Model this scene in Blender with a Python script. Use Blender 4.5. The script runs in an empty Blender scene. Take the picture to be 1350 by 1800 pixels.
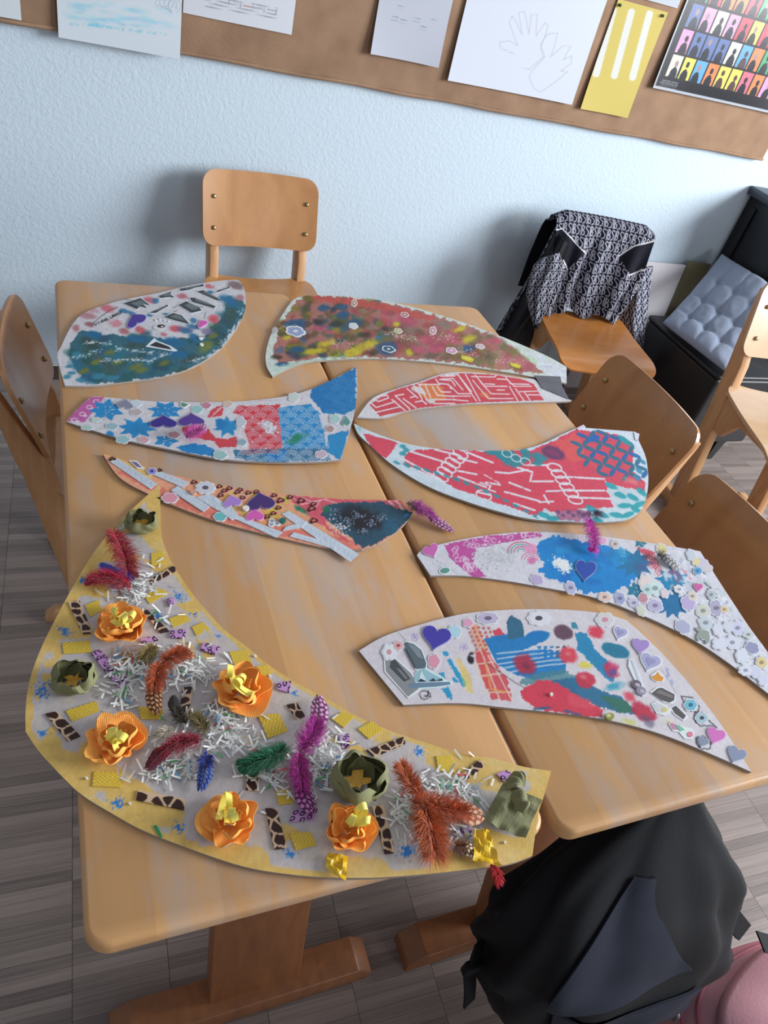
import bpy, bmesh, math, random
import numpy as np
from mathutils import Vector, Matrix
rng = np.random.default_rng(7); random.seed(7)
SC = bpy.context.scene; COL = SC.collection

# ---------------------------------------------------------------- camera
F_PX = 1292.0
CAM = np.array([0.01300, -0.25693, 1.48444])
RM = np.array([[0.92041290, -0.31975998, 0.22493033],
               [-0.05343592, -0.67284366, -0.73785230],
               [0.38727858, 0.66710941, -0.63638065]])   # rows: image right, image down, view direction
cam = bpy.data.objects.new('camera', bpy.data.cameras.new('camera')); COL.objects.link(cam)
cam.data.sensor_fit = 'HORIZONTAL'; cam.data.sensor_width = 36.0
cam.data.lens = F_PX * 36.0 / 1350.0; cam.data.clip_start = 0.02
m = Matrix.Identity(4)
for i in range(3):
    m[i][0] = RM[0][i]; m[i][1] = -RM[1][i]; m[i][2] = -RM[2][i]; m[i][3] = CAM[i]
cam.matrix_world = m; SC.camera = cam

# ---------------------------------------------------------------- light
SC.view_settings.view_transform = 'Standard'; SC.view_settings.look = 'None'
SC.view_settings.gamma = 1.0; SC.view_settings.use_curve_mapping = False
SC.view_settings.exposure = 0.34
w = bpy.data.worlds.new('World'); SC.world = w; w.use_nodes = True
w.node_tree.nodes['Background'].inputs[0].default_value = (0.86, 0.91, 1.0, 1)
w.node_tree.nodes['Background'].inputs[1].default_value = 0.29
def area(name, loc, target, sx, sy, power, color):
    l = bpy.data.lights.new(name, 'AREA'); l.shape = 'RECTANGLE'; l.size = sx; l.size_y = sy
    l.energy = power; l.color = color
    o = bpy.data.objects.new(name, l); COL.objects.link(o); o.location = loc
    o.rotation_euler = (Vector(target) - Vector(loc)).to_track_quat('-Z', 'Y').to_euler()
    return o
area('window_light_side', (5.2, -0.9, 2.3), (0.6, 0.9, 0.7), 2.6, 1.7, 330, (0.93, 0.97, 1.0))
area('window_light_rear', (2.4, -3.6, 1.35), (0.9, 1.6, 0.8), 1.1, 1.3, 24, (0.93, 0.97, 1.0))

# ---------------------------------------------------------------- pixel helpers
def ray(px, py): return RM.T @ np.array([px - 675.0, py - 900.0, F_PX])
def PZ(px, py, z):
    d = ray(px, py); return CAM + d * ((z - CAM[2]) / d[2])
def PY(px, py, y):
    d = ray(px, py); return CAM + d * ((y - CAM[1]) / d[1])
def PX(px, py, x):
    d = ray(px, py); return CAM + d * ((x - CAM[0]) / d[0])
def proj(P):
    q = (np.asarray(P) - CAM) @ RM.T
    return np.stack([675 + F_PX * q[..., 0] / q[..., 2], 900 + F_PX * q[..., 1] / q[..., 2]], -1)
def lin(c):
    c = np.asarray(c, float)
    if c.max() > 1.001: c = c / 255.0
    return np.where(c <= 0.04045, c / 12.92, ((c + 0.055) / 1.055) ** 2.4)
def L4(c): return tuple(lin(c)) + (1.0,)

# ---------------------------------------------------------------- noise
def _h(ix, iy, s):
    n = (ix.astype(np.int64) * 374761393 + iy.astype(np.int64) * 668265263 + s * 1442695041) & 0xFFFFFFFF
    n = ((n ^ (n >> 13)) * 1274126177) & 0xFFFFFFFF
    return ((n ^ (n >> 16)) & 0xFFFFFF) / float(0xFFFFFF)
def vnoise(x, y, s=0):
    x0 = np.floor(x); y0 = np.floor(y); fx = x - x0; fy = y - y0
    fx = fx * fx * (3 - 2 * fx); fy = fy * fy * (3 - 2 * fy)
    a = _h(x0, y0, s); b = _h(x0 + 1, y0, s); c = _h(x0, y0 + 1, s); d = _h(x0 + 1, y0 + 1, s)
    return (a * (1 - fx) + b * fx) * (1 - fy) + (c * (1 - fx) + d * fx) * fy
def fbm(x, y, s=0, o=3):
    t = 0; a = 0.5; n = 0
    for i in range(o):
        t = t + a * vnoise(x * 2 ** i, y * 2 ** i, s + i * 17); n += a; a *= 0.5
    return t / n

# ---------------------------------------------------------------- objects
def props(o, label=None, cat=None, group=None, kind=None):
    if label: o['label'] = label
    if cat: o['category'] = cat
    if group: o['group'] = group
    if kind: o['kind'] = kind
    return o
def thing(name, label, cat, loc=(0, 0, 0), rz=0.0, group=None):
    o = bpy.data.objects.new(name, None); COL.objects.link(o)
    o.location = loc; o.rotation_euler = (0, 0, rz); o.empty_display_size = 0.05
    return props(o, label, cat, group)
def root_of(o):
    while o.parent: o = o.parent
    return o
def mesh(name, V, F, mat, parent=None, smooth=False, col=None, world=False, label=None):
    """one mesh object; world=True: V in world space, parent's root is an unrotated Empty"""
    V = np.asarray(V, float).reshape(-1, 3)
    if world and parent is not None: V = V - np.array(root_of(parent).location)
    me = bpy.data.meshes.new(name)
    if isinstance(F, np.ndarray) and len(F):
        k = F.shape[1]; me.vertices.add(len(V)); me.vertices.foreach_set('co', V.ravel())
        me.loops.add(F.size); me.loops.foreach_set('vertex_index', F.astype(np.int32).ravel())
        me.polygons.add(len(F)); me.polygons.foreach_set('loop_start', np.arange(0, F.size, k, dtype=np.int32))
        me.polygons.foreach_set('loop_total', np.full(len(F), k, np.int32)); me.update(calc_edges=True)
    else:
        me.from_pydata([tuple(v) for v in V], [], [tuple(int(i) for i in f) for f in F]); me.update()
    me.polygons.foreach_set('use_smooth', np.full(len(me.polygons), bool(smooth)))
    if col is not None:
        a = me.color_attributes.new('Col', 'FLOAT_COLOR', 'POINT')
        cc = np.ones((len(V), 4)); cc[:, :3] = lin(np.clip(col, 0, 1)); a.data.foreach_set('color', cc.ravel())
    if mat: me.materials.append(mat)
    o = bpy.data.objects.new(name, me); COL.objects.link(o)
    if parent is not None: o.parent = parent
    if label: o['label'] = label
    return o
def grid_faces(nu, nv, flip=False):
    i = np.arange(nu - 1)[:, None]; j = np.arange(nv - 1)[None, :]
    a = (i * nv + j).ravel(); b = a + nv
    f = np.stack([a, b, b + 1, a + 1], 1)
    return f[:, ::-1].copy() if flip else f
def sheet(name, P, mat, parent, th=0.0, smooth=True, col=None, world=False, label=None, auto=True):
    """P: (nu,nv,3) grid -> solid sheet of thickness th (offset to the back of the normal)"""
    nu, nv = P.shape[:2]; V = P.reshape(-1, 3)
    F = grid_faces(nu, nv)
    if th > 0:
        du = np.gradient(P, axis=0); dv = np.gradient(P, axis=1)
        n = np.cross(du, dv); n /= np.maximum(np.linalg.norm(n, axis=2, keepdims=True), 1e-9)
        V2 = (P - n * th).reshape(-1, 3); k = len(V)
        r = [i * nv for i in range(nu)], [i * nv + nv - 1 for i in range(nu)], list(range(nv)), list(range((nu - 1) * nv, nu * nv))
        E = []
        for a, b in zip(r[0][:-1], r[0][1:]): E.append((a, a + k, b + k, b)[::-1])
        for a, b in zip(r[1][:-1], r[1][1:]): E.append((a, b, b + k, a + k)[::-1])
        for a, b in zip(r[2][:-1], r[2][1:]): E.append((a, b, b + k, a + k)[::-1])
        for a, b in zip(r[3][:-1], r[3][1:]): E.append((a, a + k, b + k, b)[::-1])
        F = np.vstack([F, F[:, ::-1] + k, np.array(E)]); V = np.vstack([V, V2])
        if col is not None: col = np.vstack([col.reshape(-1, 3)] * 2)
    elif col is not None: col = col.reshape(-1, 3)
    o = mesh(name, V, F, mat, parent, smooth, col, world, label)
    if smooth and th > 0: sharp(o)
    return o
def sharp(o, ang=40):
    """mark sharp edges by angle, smooth elsewhere"""
    me = o.data; bm = bmesh.new(); bm.from_mesh(me)
    for e in bm.edges:
        if len(e.link_faces) == 2 and e.calc_face_angle(0) > math.radians(ang): e.smooth = False
    bm.to_mesh(me); bm.free()
    me.polygons.foreach_set('use_smooth', np.ones(len(me.polygons), bool))
def bevel_mesh(o, w, seg=2, ang=30):
    me = o.data; bm = bmesh.new(); bm.from_mesh(me)
    ed = [e for e in bm.edges if len(e.link_faces) == 2 and e.calc_face_angle(0) > math.radians(ang)]
    bmesh.ops.bevel(bm, geom=ed, offset=w, segments=seg, affect='EDGES', profile=0.5, clamp_overlap=True)
    bm.to_mesh(me); bm.free(); sharp(o, 45)
    return o
def prism(name, poly, a0, a1, mat, parent=None, axis='z', world=False, bev=0.0, seg=2, label=None):
    """extrude a 2-D polygon: axis z -> (x,y) poly, axis y -> (x,z) poly, axis x -> (y,z) poly"""
    n = len(poly); V = []
    for a in (a0, a1):
        for p in poly:
            V.append({'z': (p[0], p[1], a), 'y': (p[0], a, p[1]), 'x': (a, p[0], p[1])}[axis])
    F = [tuple(range(n))[::-1], tuple(range(n, 2 * n))] + [(i, (i + 1) % n, n + (i + 1) % n, n + i) for i in range(n)]
    o = mesh(name, V, F, mat, parent, world=world, label=label)
    bm = bmesh.new(); bm.from_mesh(o.data); bmesh.ops.recalc_face_normals(bm, faces=bm.faces); bm.to_mesh(o.data); bm.free()
    if bev: bevel_mesh(o, bev, seg)
    return o
def box(name, c, s, mat, parent=None, bev=0.0, seg=2, world=False, label=None):
    x, y, z = c; a, b, h = s[0] / 2, s[1] / 2, s[2] / 2
    return prism(name, [(x - a, y - b), (x + a, y - b), (x + a, y + b), (x - a, y + b)], z - h, z + h, mat, parent, world=world, bev=bev, seg=seg, label=label)
def rrect(x0, y0, x1, y1, r, n=6):
    P = []
    for cx, cy, a in ((x1 - r, y1 - r, 0), (x0 + r, y1 - r, 90), (x0 + r, y0 + r, 180), (x1 - r, y0 + r, 270)):
        for i in range(n + 1):
            t = math.radians(a + 90 * i / n); P.append((cx + r * math.cos(t), cy + r * math.sin(t)))
    return P
def tube(name, pts, r, mat, parent=None, n=8, world=False, closed_ends=True, col=None):
    pts = np.asarray(pts, float); k = len(pts); rr = np.broadcast_to(np.asarray(r, float), (k,))
    T = np.gradient(pts, axis=0); T /= np.linalg.norm(T, axis=1, keepdims=True)
    up = np.array([0.3, 0.2, 1.0]); V = []
    for i in range(k):
        a = np.cross(T[i], up); a /= max(np.linalg.norm(a), 1e-6); b = np.cross(T[i], a)
        for j in range(n):
            t = 2 * math.pi * j / n; V.append(pts[i] + rr[i] * (math.cos(t) * a + math.sin(t) * b))
    F = [(i * n + j, i * n + (j + 1) % n, (i + 1) * n + (j + 1) % n, (i + 1) * n + j) for i in range(k - 1) for j in range(n)]
    F += [tuple(range(n))[::-1], tuple(range((k - 1) * n, k * n))]
    return mesh(name, V, F, mat, parent, True, world=world)
def smooth_closed(pts, per=4):
    """Catmull-Rom through a closed outline; a point flagged with a third value 1 stays a corner"""
    n = len(pts); out = []
    for i in range(n):
        p0, p1, p2, p3 = (np.array(pts[(i + k) % n][:2], float) for k in (-1, 0, 1, 2))
        if len(pts[i]) > 2: p0 = p1
        if len(pts[(i + 1) % n]) > 2: p3 = p2
        for j in range(per):
            t = j / per
            out.append(0.5 * (2 * p1 + (p2 - p0) * t + (2 * p0 - 5 * p1 + 4 * p2 - p3) * t * t + (3 * p1 - p0 - 3 * p2 + p3) * t ** 3))
    return np.array(out)

# ---------------------------------------------------------------- materials
def nodes(name):
    mt = bpy.data.materials.new(name); mt.use_nodes = True
    nt = mt.node_tree; b = nt.nodes['Principled BSDF']
    return mt, nt, b
def N(nt, t, **k):
    n = nt.nodes.new(t)
    for a, v in k.items(): setattr(n, a, v)
    return n
def setin(n, **k):
    for a, v in k.items(): n.inputs[a.replace('_', ' ')].default_value = v
def plain(name, c, rough=0.6, spec=0.4, metal=0.0, bump=0.0, bscale=200, var=0.0, vscale=20, sheen=0.0, coat=0.0):
    mt, nt, b = nodes(name); lk = nt.links
    b.inputs['Base Color'].default_value = L4(c); setin(b, Roughness=rough, Metallic=metal)
    b.inputs['Specular IOR Level'].default_value = spec
    if sheen: b.inputs['Sheen Weight'].default_value = sheen; b.inputs['Sheen Roughness'].default_value = 0.5
    if coat: b.inputs['Coat Weight'].default_value = coat; b.inputs['Coat Roughness'].default_value = 0.15
    tc = N(nt, 'ShaderNodeTexCoord')
    if var:
        no = N(nt, 'ShaderNodeTexNoise'); setin(no, Scale=vscale, Detail=4.0); lk.new(tc.outputs['Object'], no.inputs['Vector'])
        mx = N(nt, 'ShaderNodeMix', data_type='RGBA'); lk.new(no.outputs['Fac'], mx.inputs['Factor'])
        cc = lin(c); mx.inputs['A'].default_value = tuple(np.clip(cc * (1 - var), 0, 1)) + (1,); mx.inputs['B'].default_value = tuple(np.clip(cc * (1 + var), 0, 1)) + (1,)
        lk.new(mx.outputs['Result'], b.inputs['Base Color'])
    if bump:
        no = N(nt, 'ShaderNodeTexNoise'); setin(no, Scale=bscale, Detail=3.0); lk.new(tc.outputs['Object'], no.inputs['Vector'])
        bp = N(nt, 'ShaderNodeBump'); setin(bp, Strength=bump, Distance=0.002); lk.new(no.outputs['Fac'], bp.inputs['Height']); lk.new(bp.outputs['Normal'], b.inputs['Normal'])
    return mt
def printed(name, rough=0.55, spec=0.35, bump=0.0, bscale=300, coat=0.0, sheen=0.0, metal=0.0):
    mt, nt, b = nodes(name); lk = nt.links
    at = N(nt, 'ShaderNodeAttribute', attribute_name='Col'); lk.new(at.outputs['Color'], b.inputs['Base Color'])
    setin(b, Roughness=rough, Metallic=metal); b.inputs['Specular IOR Level'].default_value = spec
    if coat: b.inputs['Coat Weight'].default_value = coat; b.inputs['Coat Roughness'].default_value = 0.1
    if sheen: b.inputs['Sheen Weight'].default_value = sheen
    if bump:
        tc = N(nt, 'ShaderNodeTexCoord'); no = N(nt, 'ShaderNodeTexNoise'); setin(no, Scale=bscale, Detail=3.0); lk.new(tc.outputs['Object'], no.inputs['Vector'])
        bp = N(nt, 'ShaderNodeBump'); setin(bp, Strength=bump, Distance=0.002); lk.new(no.outputs['Fac'], bp.inputs['Height']); lk.new(bp.outputs['Normal'], b.inputs['Normal'])
    return mt
def wood(name, c1, c2, rough=0.35, stave=0.0, grain=(60, 3, 60), wear=0.0, spec=0.5, coat=0.0, wearcol=(178, 168, 165)):
    """beech: streaked noise along local Y (grain = noise scale per axis), optional glued staves across X, grey scuffed wear"""
    mt, nt, b = nodes(name); lk = nt.links
    tc = N(nt, 'ShaderNodeTexCoord'); mp = N(nt, 'ShaderNodeMapping'); mp.inputs['Scale'].default_value = grain
    lk.new(tc.outputs['Object'], mp.inputs['Vector'])
    n1 = N(nt, 'ShaderNodeTexNoise'); setin(n1, Scale=1.0, Detail=6.0, Roughness=0.6, Distortion=0.6); lk.new(mp.outputs['Vector'], n1.inputs['Vector'])
    mx = N(nt, 'ShaderNodeMix', data_type='RGBA'); mx.inputs['A'].default_value = L4(c1); mx.inputs['B'].default_value = L4(c2)
    rp = N(nt, 'ShaderNodeMapRange'); setin(rp, From_Min=0.3, From_Max=0.7); lk.new(n1.outputs['Fac'], rp.inputs['Value'])
    last = rp.outputs['Result']
    if stave:
        sx = N(nt, 'ShaderNodeSeparateXYZ'); lk.new(tc.outputs['Object'], sx.inputs['Vector'])
        dv = N(nt, 'ShaderNodeMath', operation='DIVIDE'); lk.new(sx.outputs['X'], dv.inputs[0]); dv.inputs[1].default_value = stave
        fl = N(nt, 'ShaderNodeMath', operation='FLOOR'); lk.new(dv.outputs[0], fl.inputs[0])
        wn = N(nt, 'ShaderNodeTexWhiteNoise', noise_dimensions='1D'); lk.new(fl.outputs[0], wn.inputs['W'])
        ad = N(nt, 'ShaderNodeMath', operation='MULTIPLY_ADD'); lk.new(wn.outputs['Value'], ad.inputs[0]); ad.inputs[1].default_value = 0.75
        ml = N(nt, 'ShaderNodeMath', operation='MULTIPLY'); lk.new(last, ml.inputs[0]); ml.inputs[1].default_value = 0.35
        lk.new(ml.outputs[0], ad.inputs[2]); last = ad.outputs[0]
    lk.new(last, mx.inputs['Factor']); out = mx.outputs['Result']
    if wear:
        mp2 = N(nt, 'ShaderNodeMapping'); mp2.inputs['Scale'].default_value = (9, 2.2, 9); lk.new(tc.outputs['Object'], mp2.inputs['Vector'])
        n2 = N(nt, 'ShaderNodeTexNoise'); setin(n2, Scale=1.0, Detail=7.0, Roughness=0.68); lk.new(mp2.outputs['Vector'], n2.inputs['Vector'])
        r2 = N(nt, 'ShaderNodeMapRange'); setin(r2, From_Min=0.47, From_Max=0.70, To_Max=wear); lk.new(n2.outputs['Fac'], r2.inputs['Value'])
        m2 = N(nt, 'ShaderNodeMix', data_type='RGBA'); lk.new(r2.outputs['Result'], m2.inputs['Factor']); lk.new(out, m2.inputs['A']); m2.inputs['B'].default_value = L4(wearcol)
        out = m2.outputs['Result']
    lk.new(out, b.inputs['Base Color']); setin(b, Roughness=rough); b.inputs['Specular IOR Level'].default_value = spec
    if coat: b.inputs['Coat Weight'].default_value = coat; b.inputs['Coat Roughness'].default_value = 0.12
    bp = N(nt, 'ShaderNodeBump'); setin(bp, Strength=0.06, Distance=0.001); lk.new(n1.outputs['Fac'], bp.inputs['Height']); lk.new(bp.outputs['Normal'], b.inputs['Normal'])
    return mt
M = {}
M['table'] = wood('beech_tabletop', (216, 166, 110), (194, 146, 98), 0.42, stave=0.062, grain=(55, 2.5, 55), wear=0.9)
M['edge'] = wood('beech_edge', (214, 170, 118), (184, 140, 96), 0.5, grain=(30, 8, 60), wear=0.3)
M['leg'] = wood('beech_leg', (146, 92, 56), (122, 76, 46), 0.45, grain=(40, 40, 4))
M['ply'] = wood('beech_plywood', (196, 144, 94), (174, 122, 76), 0.28, grain=(14, 14, 3), coat=0.35)
M['ply_amber'] = wood('amber_plywood', (206, 138, 72), (180, 112, 54), 0.3, grain=(12, 4, 12), coat=0.3)
M['ply_pale'] = wood('pale_plywood', (206, 172, 136), (192, 154, 116), 0.32, grain=(12, 4, 12), coat=0.3)
M['ply_edge'] = plain('plywood_edge', (176, 126, 82), 0.5, var=0.2, vscale=150)
M['frame'] = wood('beech_frame', (208, 162, 116), (186, 134, 90), 0.42, grain=(40, 40, 5))
M['brass'] = plain('screw_metal', (178, 160, 120), 0.3, metal=0.9)
M['cardcore'] = plain('cardboard_edge', (150, 138, 128), 0.8, var=0.15, vscale=60)
M['black'] = plain('black_lacquer', (15, 15, 19), 0.45, 0.4)
M['paint'] = printed('dried_paint', 0.5, 0.35, bump=0.12, bscale=260)
M['print'] = printed('printed_sticker', 0.45, 0.35)
M['print_gloss'] = printed('glossy_print', 0.22, 0.35, bump=0.12, bscale=14)
M['paper'] = printed('drawing_paper', 0.75, 0.2)

# ---------------------------------------------------------------- setting
WALL_Y = 2.12; TZ = 0.72
mt, nt, b = nodes('wall_plaster'); lk = nt.links
b.inputs['Base Color'].default_value = L4((203, 219, 232)); setin(b, Roughness=0.85)
tc = N(nt, 'ShaderNodeTexCoord'); n1 = N(nt, 'ShaderNodeTexNoise'); setin(n1, Scale=85.0, Detail=5.0, Roughness=0.62, Distortion=0.5); lk.new(tc.outputs['Object'], n1.inputs['Vector'])
bp = N(nt, 'ShaderNodeBump'); setin(bp, Strength=0.55, Distance=0.004); lk.new(n1.outputs['Fac'], bp.inputs['Height']); lk.new(bp.outputs['Normal'], b.inputs['Normal'])
M['wall'] = mt
wall = prism('wall_back', [(-2.2, WALL_Y), (4.6, WALL_Y), (4.6, WALL_Y + 0.12), (-2.2, WALL_Y + 0.12)], 0, 2.6, M['wall'])
props(wall, 'pale blue rough plastered wall behind the tables', 'wall', kind='structure')

# floor: end-matched narrow lamellas in 155 mm rows
FA = 0.035; FW, FS = 0.155, 0.0205
mt, nt, b = nodes('grey_oak_lamella'); lk = nt.links
ge = N(nt, 'ShaderNodeNewGeometry'); mp = N(nt, 'ShaderNodeMapping'); mp.inputs['Rotation'].default_value = (0, 0, FA); lk.new(ge.outputs['Position'], mp.inputs['Vector'])
sx = N(nt, 'ShaderNodeSeparateXYZ'); lk.new(mp.outputs['Vector'], sx.inputs['Vector'])
cb = N(nt, 'ShaderNodeCombineXYZ')
for ax, s, off in (('X', FW, 0.04), ('Y', FS, 0.0)):
    a = N(nt, 'ShaderNodeMath', operation='ADD'); lk.new(sx.outputs[ax], a.inputs[0]); a.inputs[1].default_value = off
    d = N(nt, 'ShaderNodeMath', operation='DIVIDE'); lk.new(a.outputs[0], d.inputs[0]); d.inputs[1].default_value = s
    f = N(nt, 'ShaderNodeMath', operation='FLOOR'); lk.new(d.outputs[0], f.inputs[0]); lk.new(f.outputs[0], cb.inputs[ax])
wn = N(nt, 'ShaderNodeTexWhiteNoise', noise_dimensions='2D'); lk.new(cb.outputs['Vector'], wn.inputs['Vector'])
m2 = N(nt, 'ShaderNodeMapping'); m2.inputs['Scale'].default_value = (5, 330, 1); lk.new(mp.outputs['Vector'], m2.inputs['Vector'])
va = N(nt, 'ShaderNodeVectorMath', operation='ADD'); lk.new(m2.outputs['Vector'], va.inputs[0]); lk.new(wn.outputs['Color'], va.inputs[1])
n1 = N(nt, 'ShaderNodeTexNoise'); setin(n1, Scale=1.0, Detail=5.0, Roughness=0.65, Distortion=0.8); lk.new(va.outputs['Vector'], n1.inputs['Vector'])
ad = N(nt, 'ShaderNodeMath', operation='MULTIPLY_ADD'); lk.new(n1.outputs['Fac'], ad.inputs[0]); ad.inputs[1].default_value = 0.75; 
ml = N(nt, 'ShaderNodeMath', operation='MULTIPLY_ADD'); lk.new(wn.outputs['Value'], ml.inputs[0]); ml.inputs[1].default_value = 0.29; ml.inputs[2].default_value = -0.05
lk.new(ml.outputs[0], ad.inputs[2])
cr = N(nt, 'ShaderNodeValToRGB'); lk.new(ad.outputs[0], cr.inputs['Fac'])
cr.color_ramp.elements[0].color = L4((98, 88, 84)); cr.color_ramp.elements[0].position = 0.2
cr.color_ramp.elements[1].color = L4((170, 155, 148)); cr.color_ramp.elements[1].position = 0.9
lk.new(cr.outputs['Color'], b.inputs['Base Color']); setin(b, Roughness=0.42); b.inputs['Specular IOR Level'].default_value = 0.45
M['floor'] = mt
M['joint'] = plain('dark_floor_joint', (66, 58, 56), 0.7)
floor = prism('floor', [(-2.2, -2.4), (4.6, -2.4), (4.6, WALL_Y), (-2.2, WALL_Y)], -0.05, -0.0025, M['joint'])
props(floor, 'floor of narrow grey oak strips laid in rows', 'floor', kind='structure')
ca, sa = math.cos(FA), math.sin(FA)
def frot(x, y): return (x * ca + y * sa, -x * sa + y * ca)      # lamella frame -> world (inverse of mapping)
hx, hy = FW / 2 - 0.0004, FS / 2 - 0.00018
strip_me = None; spots = []
for i in range(-9, 24):
    for j in range(-70, 120):
        cx, cy = (i + 0.5) * FW - 0.04, (j + 0.5) * FS
        X, Y = frot(cx, cy)
        if -1.2 < X < 3.6 and -1.2 < Y < WALL_Y - 0.08: spots.append((X, Y))
spots = np.array(spots); pp = proj(np.c_[spots, np.zeros(len(spots))])
TABLE_PX = [(96, 488), (838, 541), (1700, 1290), (990, 1500), (149, 1700)]
def inpoly(x, y, poly):
    r = np.zeros(np.shape(x), bool); n = len(poly)
    for i in range(n):
        x0, y0 = poly[i][:2]; x1, y1 = poly[(i + 1) % n][:2]
        if y0 == y1: continue
        c = ((y0 > y) != (y1 > y)) & (x < (x1 - x0) * (y - y0) / (y1 - y0) + x0); r ^= c
    return r
B7_PX = [(281, 851), (240, 880), (145, 1000), (76, 1130), (45, 1248), (45, 1286), (97, 1352), (197, 1430), (300, 1480)]
see = (pp[:, 0] > -30) & (pp[:, 0] < 1380) & (pp[:, 1] > 600) & (pp[:, 1] < 1830) & ~inpoly(pp[:, 0], pp[:, 1], TABLE_PX) & ~inpoly(pp[:, 0], pp[:, 1], B7_PX)
dist = np.linalg.norm(np.c_[spots, np.zeros(len(spots))] - CAM, axis=1); dist[~see] += 100
order = np.argsort(dist); near = order[:300]; rest = order[300:]
def strip_geo():
    V = [(sx_ * hx, sy_ * hy, z) for z in (-0.0025, 0) for sy_ in (-1, 1) for sx_ in (-1, 1)]
    F = [(4, 5, 7, 6), (0, 1, 5, 4), (1, 3, 7, 5), (3, 2, 6, 7), (2, 0, 4, 6)]
    return np.array(V), np.array(F)
sv, sf = strip_geo(); R2 = np.array([[ca, sa, 0], [-sa, ca, 0], [0, 0, 1]]); sv = sv @ R2.T
first = None
for k in near:
    if first is None: o = mesh('floor_strip', sv, sf, M['floor'], floor); first = o
    else:
        o = first.copy(); COL.objects.link(o)
    o.location = (spots[k, 0], spots[k, 1], 0)
V = (sv[None] + np.c_[spots[rest], np.zeros(len(rest))][:, None]).reshape(-1, 3)
F = (sf[None] + 8 * np.arange(len(rest))[:, None, None]).reshape(-1, 4)
o = mesh('floor_strips_far', V, F, M['floor'], floor); o['kind'] = 'stuff'

# ---------------------------------------------------------------- tables
TW, TL_ = 0.4964, 1.30
def table(name, label, loc, rz):
    t = thing(name, label, 'table', loc, rz, 'pair of pushed together tables')
    top = prism('table_top', rrect(0.0, 0.0, TW, TL_, 0.024), TZ - 0.024, TZ, M['table'], t, bev=0.006, seg=3)
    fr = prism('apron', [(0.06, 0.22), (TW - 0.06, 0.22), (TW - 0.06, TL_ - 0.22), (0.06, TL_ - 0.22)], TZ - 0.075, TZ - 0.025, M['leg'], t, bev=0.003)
    for s in (0, 1):
        f = (lambda y: y) if s == 0 else (lambda y: TL_ - y)
        # slanting plank leg
        V = []
        lx = 0.25 if s == 0 else 0.405     # the rear leg stands nearer the inner edge, clear of the chair
        for z, y, w in ((0.045, 0.092, 0.155 if s == 0 else 0.13), (TZ - 0.025, 0.25 if s == 0 else 0.12, 0.155 if s == 0 else 0.13)):
            for dy in (0, 0.034):
                for sx_ in (-1, 1): V.append((lx + sx_ * w / 2, f(y + dy), z))
        F = [(0, 1, 5, 4), (2, 6, 7, 3), (0, 4, 6, 2), (1, 3, 7, 5), (0, 2, 3, 1), (4, 5, 7, 6)]
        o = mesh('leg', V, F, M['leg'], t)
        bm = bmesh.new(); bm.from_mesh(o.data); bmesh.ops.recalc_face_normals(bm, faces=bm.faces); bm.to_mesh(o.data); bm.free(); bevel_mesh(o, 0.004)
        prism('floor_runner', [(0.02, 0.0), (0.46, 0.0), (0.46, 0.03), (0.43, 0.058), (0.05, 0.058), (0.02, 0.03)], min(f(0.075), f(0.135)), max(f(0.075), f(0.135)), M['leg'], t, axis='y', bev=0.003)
    return t
tabA = table('school_table', 'beech school table under the big flower collage, nearer the lone chair on the left', (0, 0, 0), 0)
tabB = table('school_table', 'beech school table with a black backpack hanging at its front end', (0.5088, -0.0108, 0), 0.0064)

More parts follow.
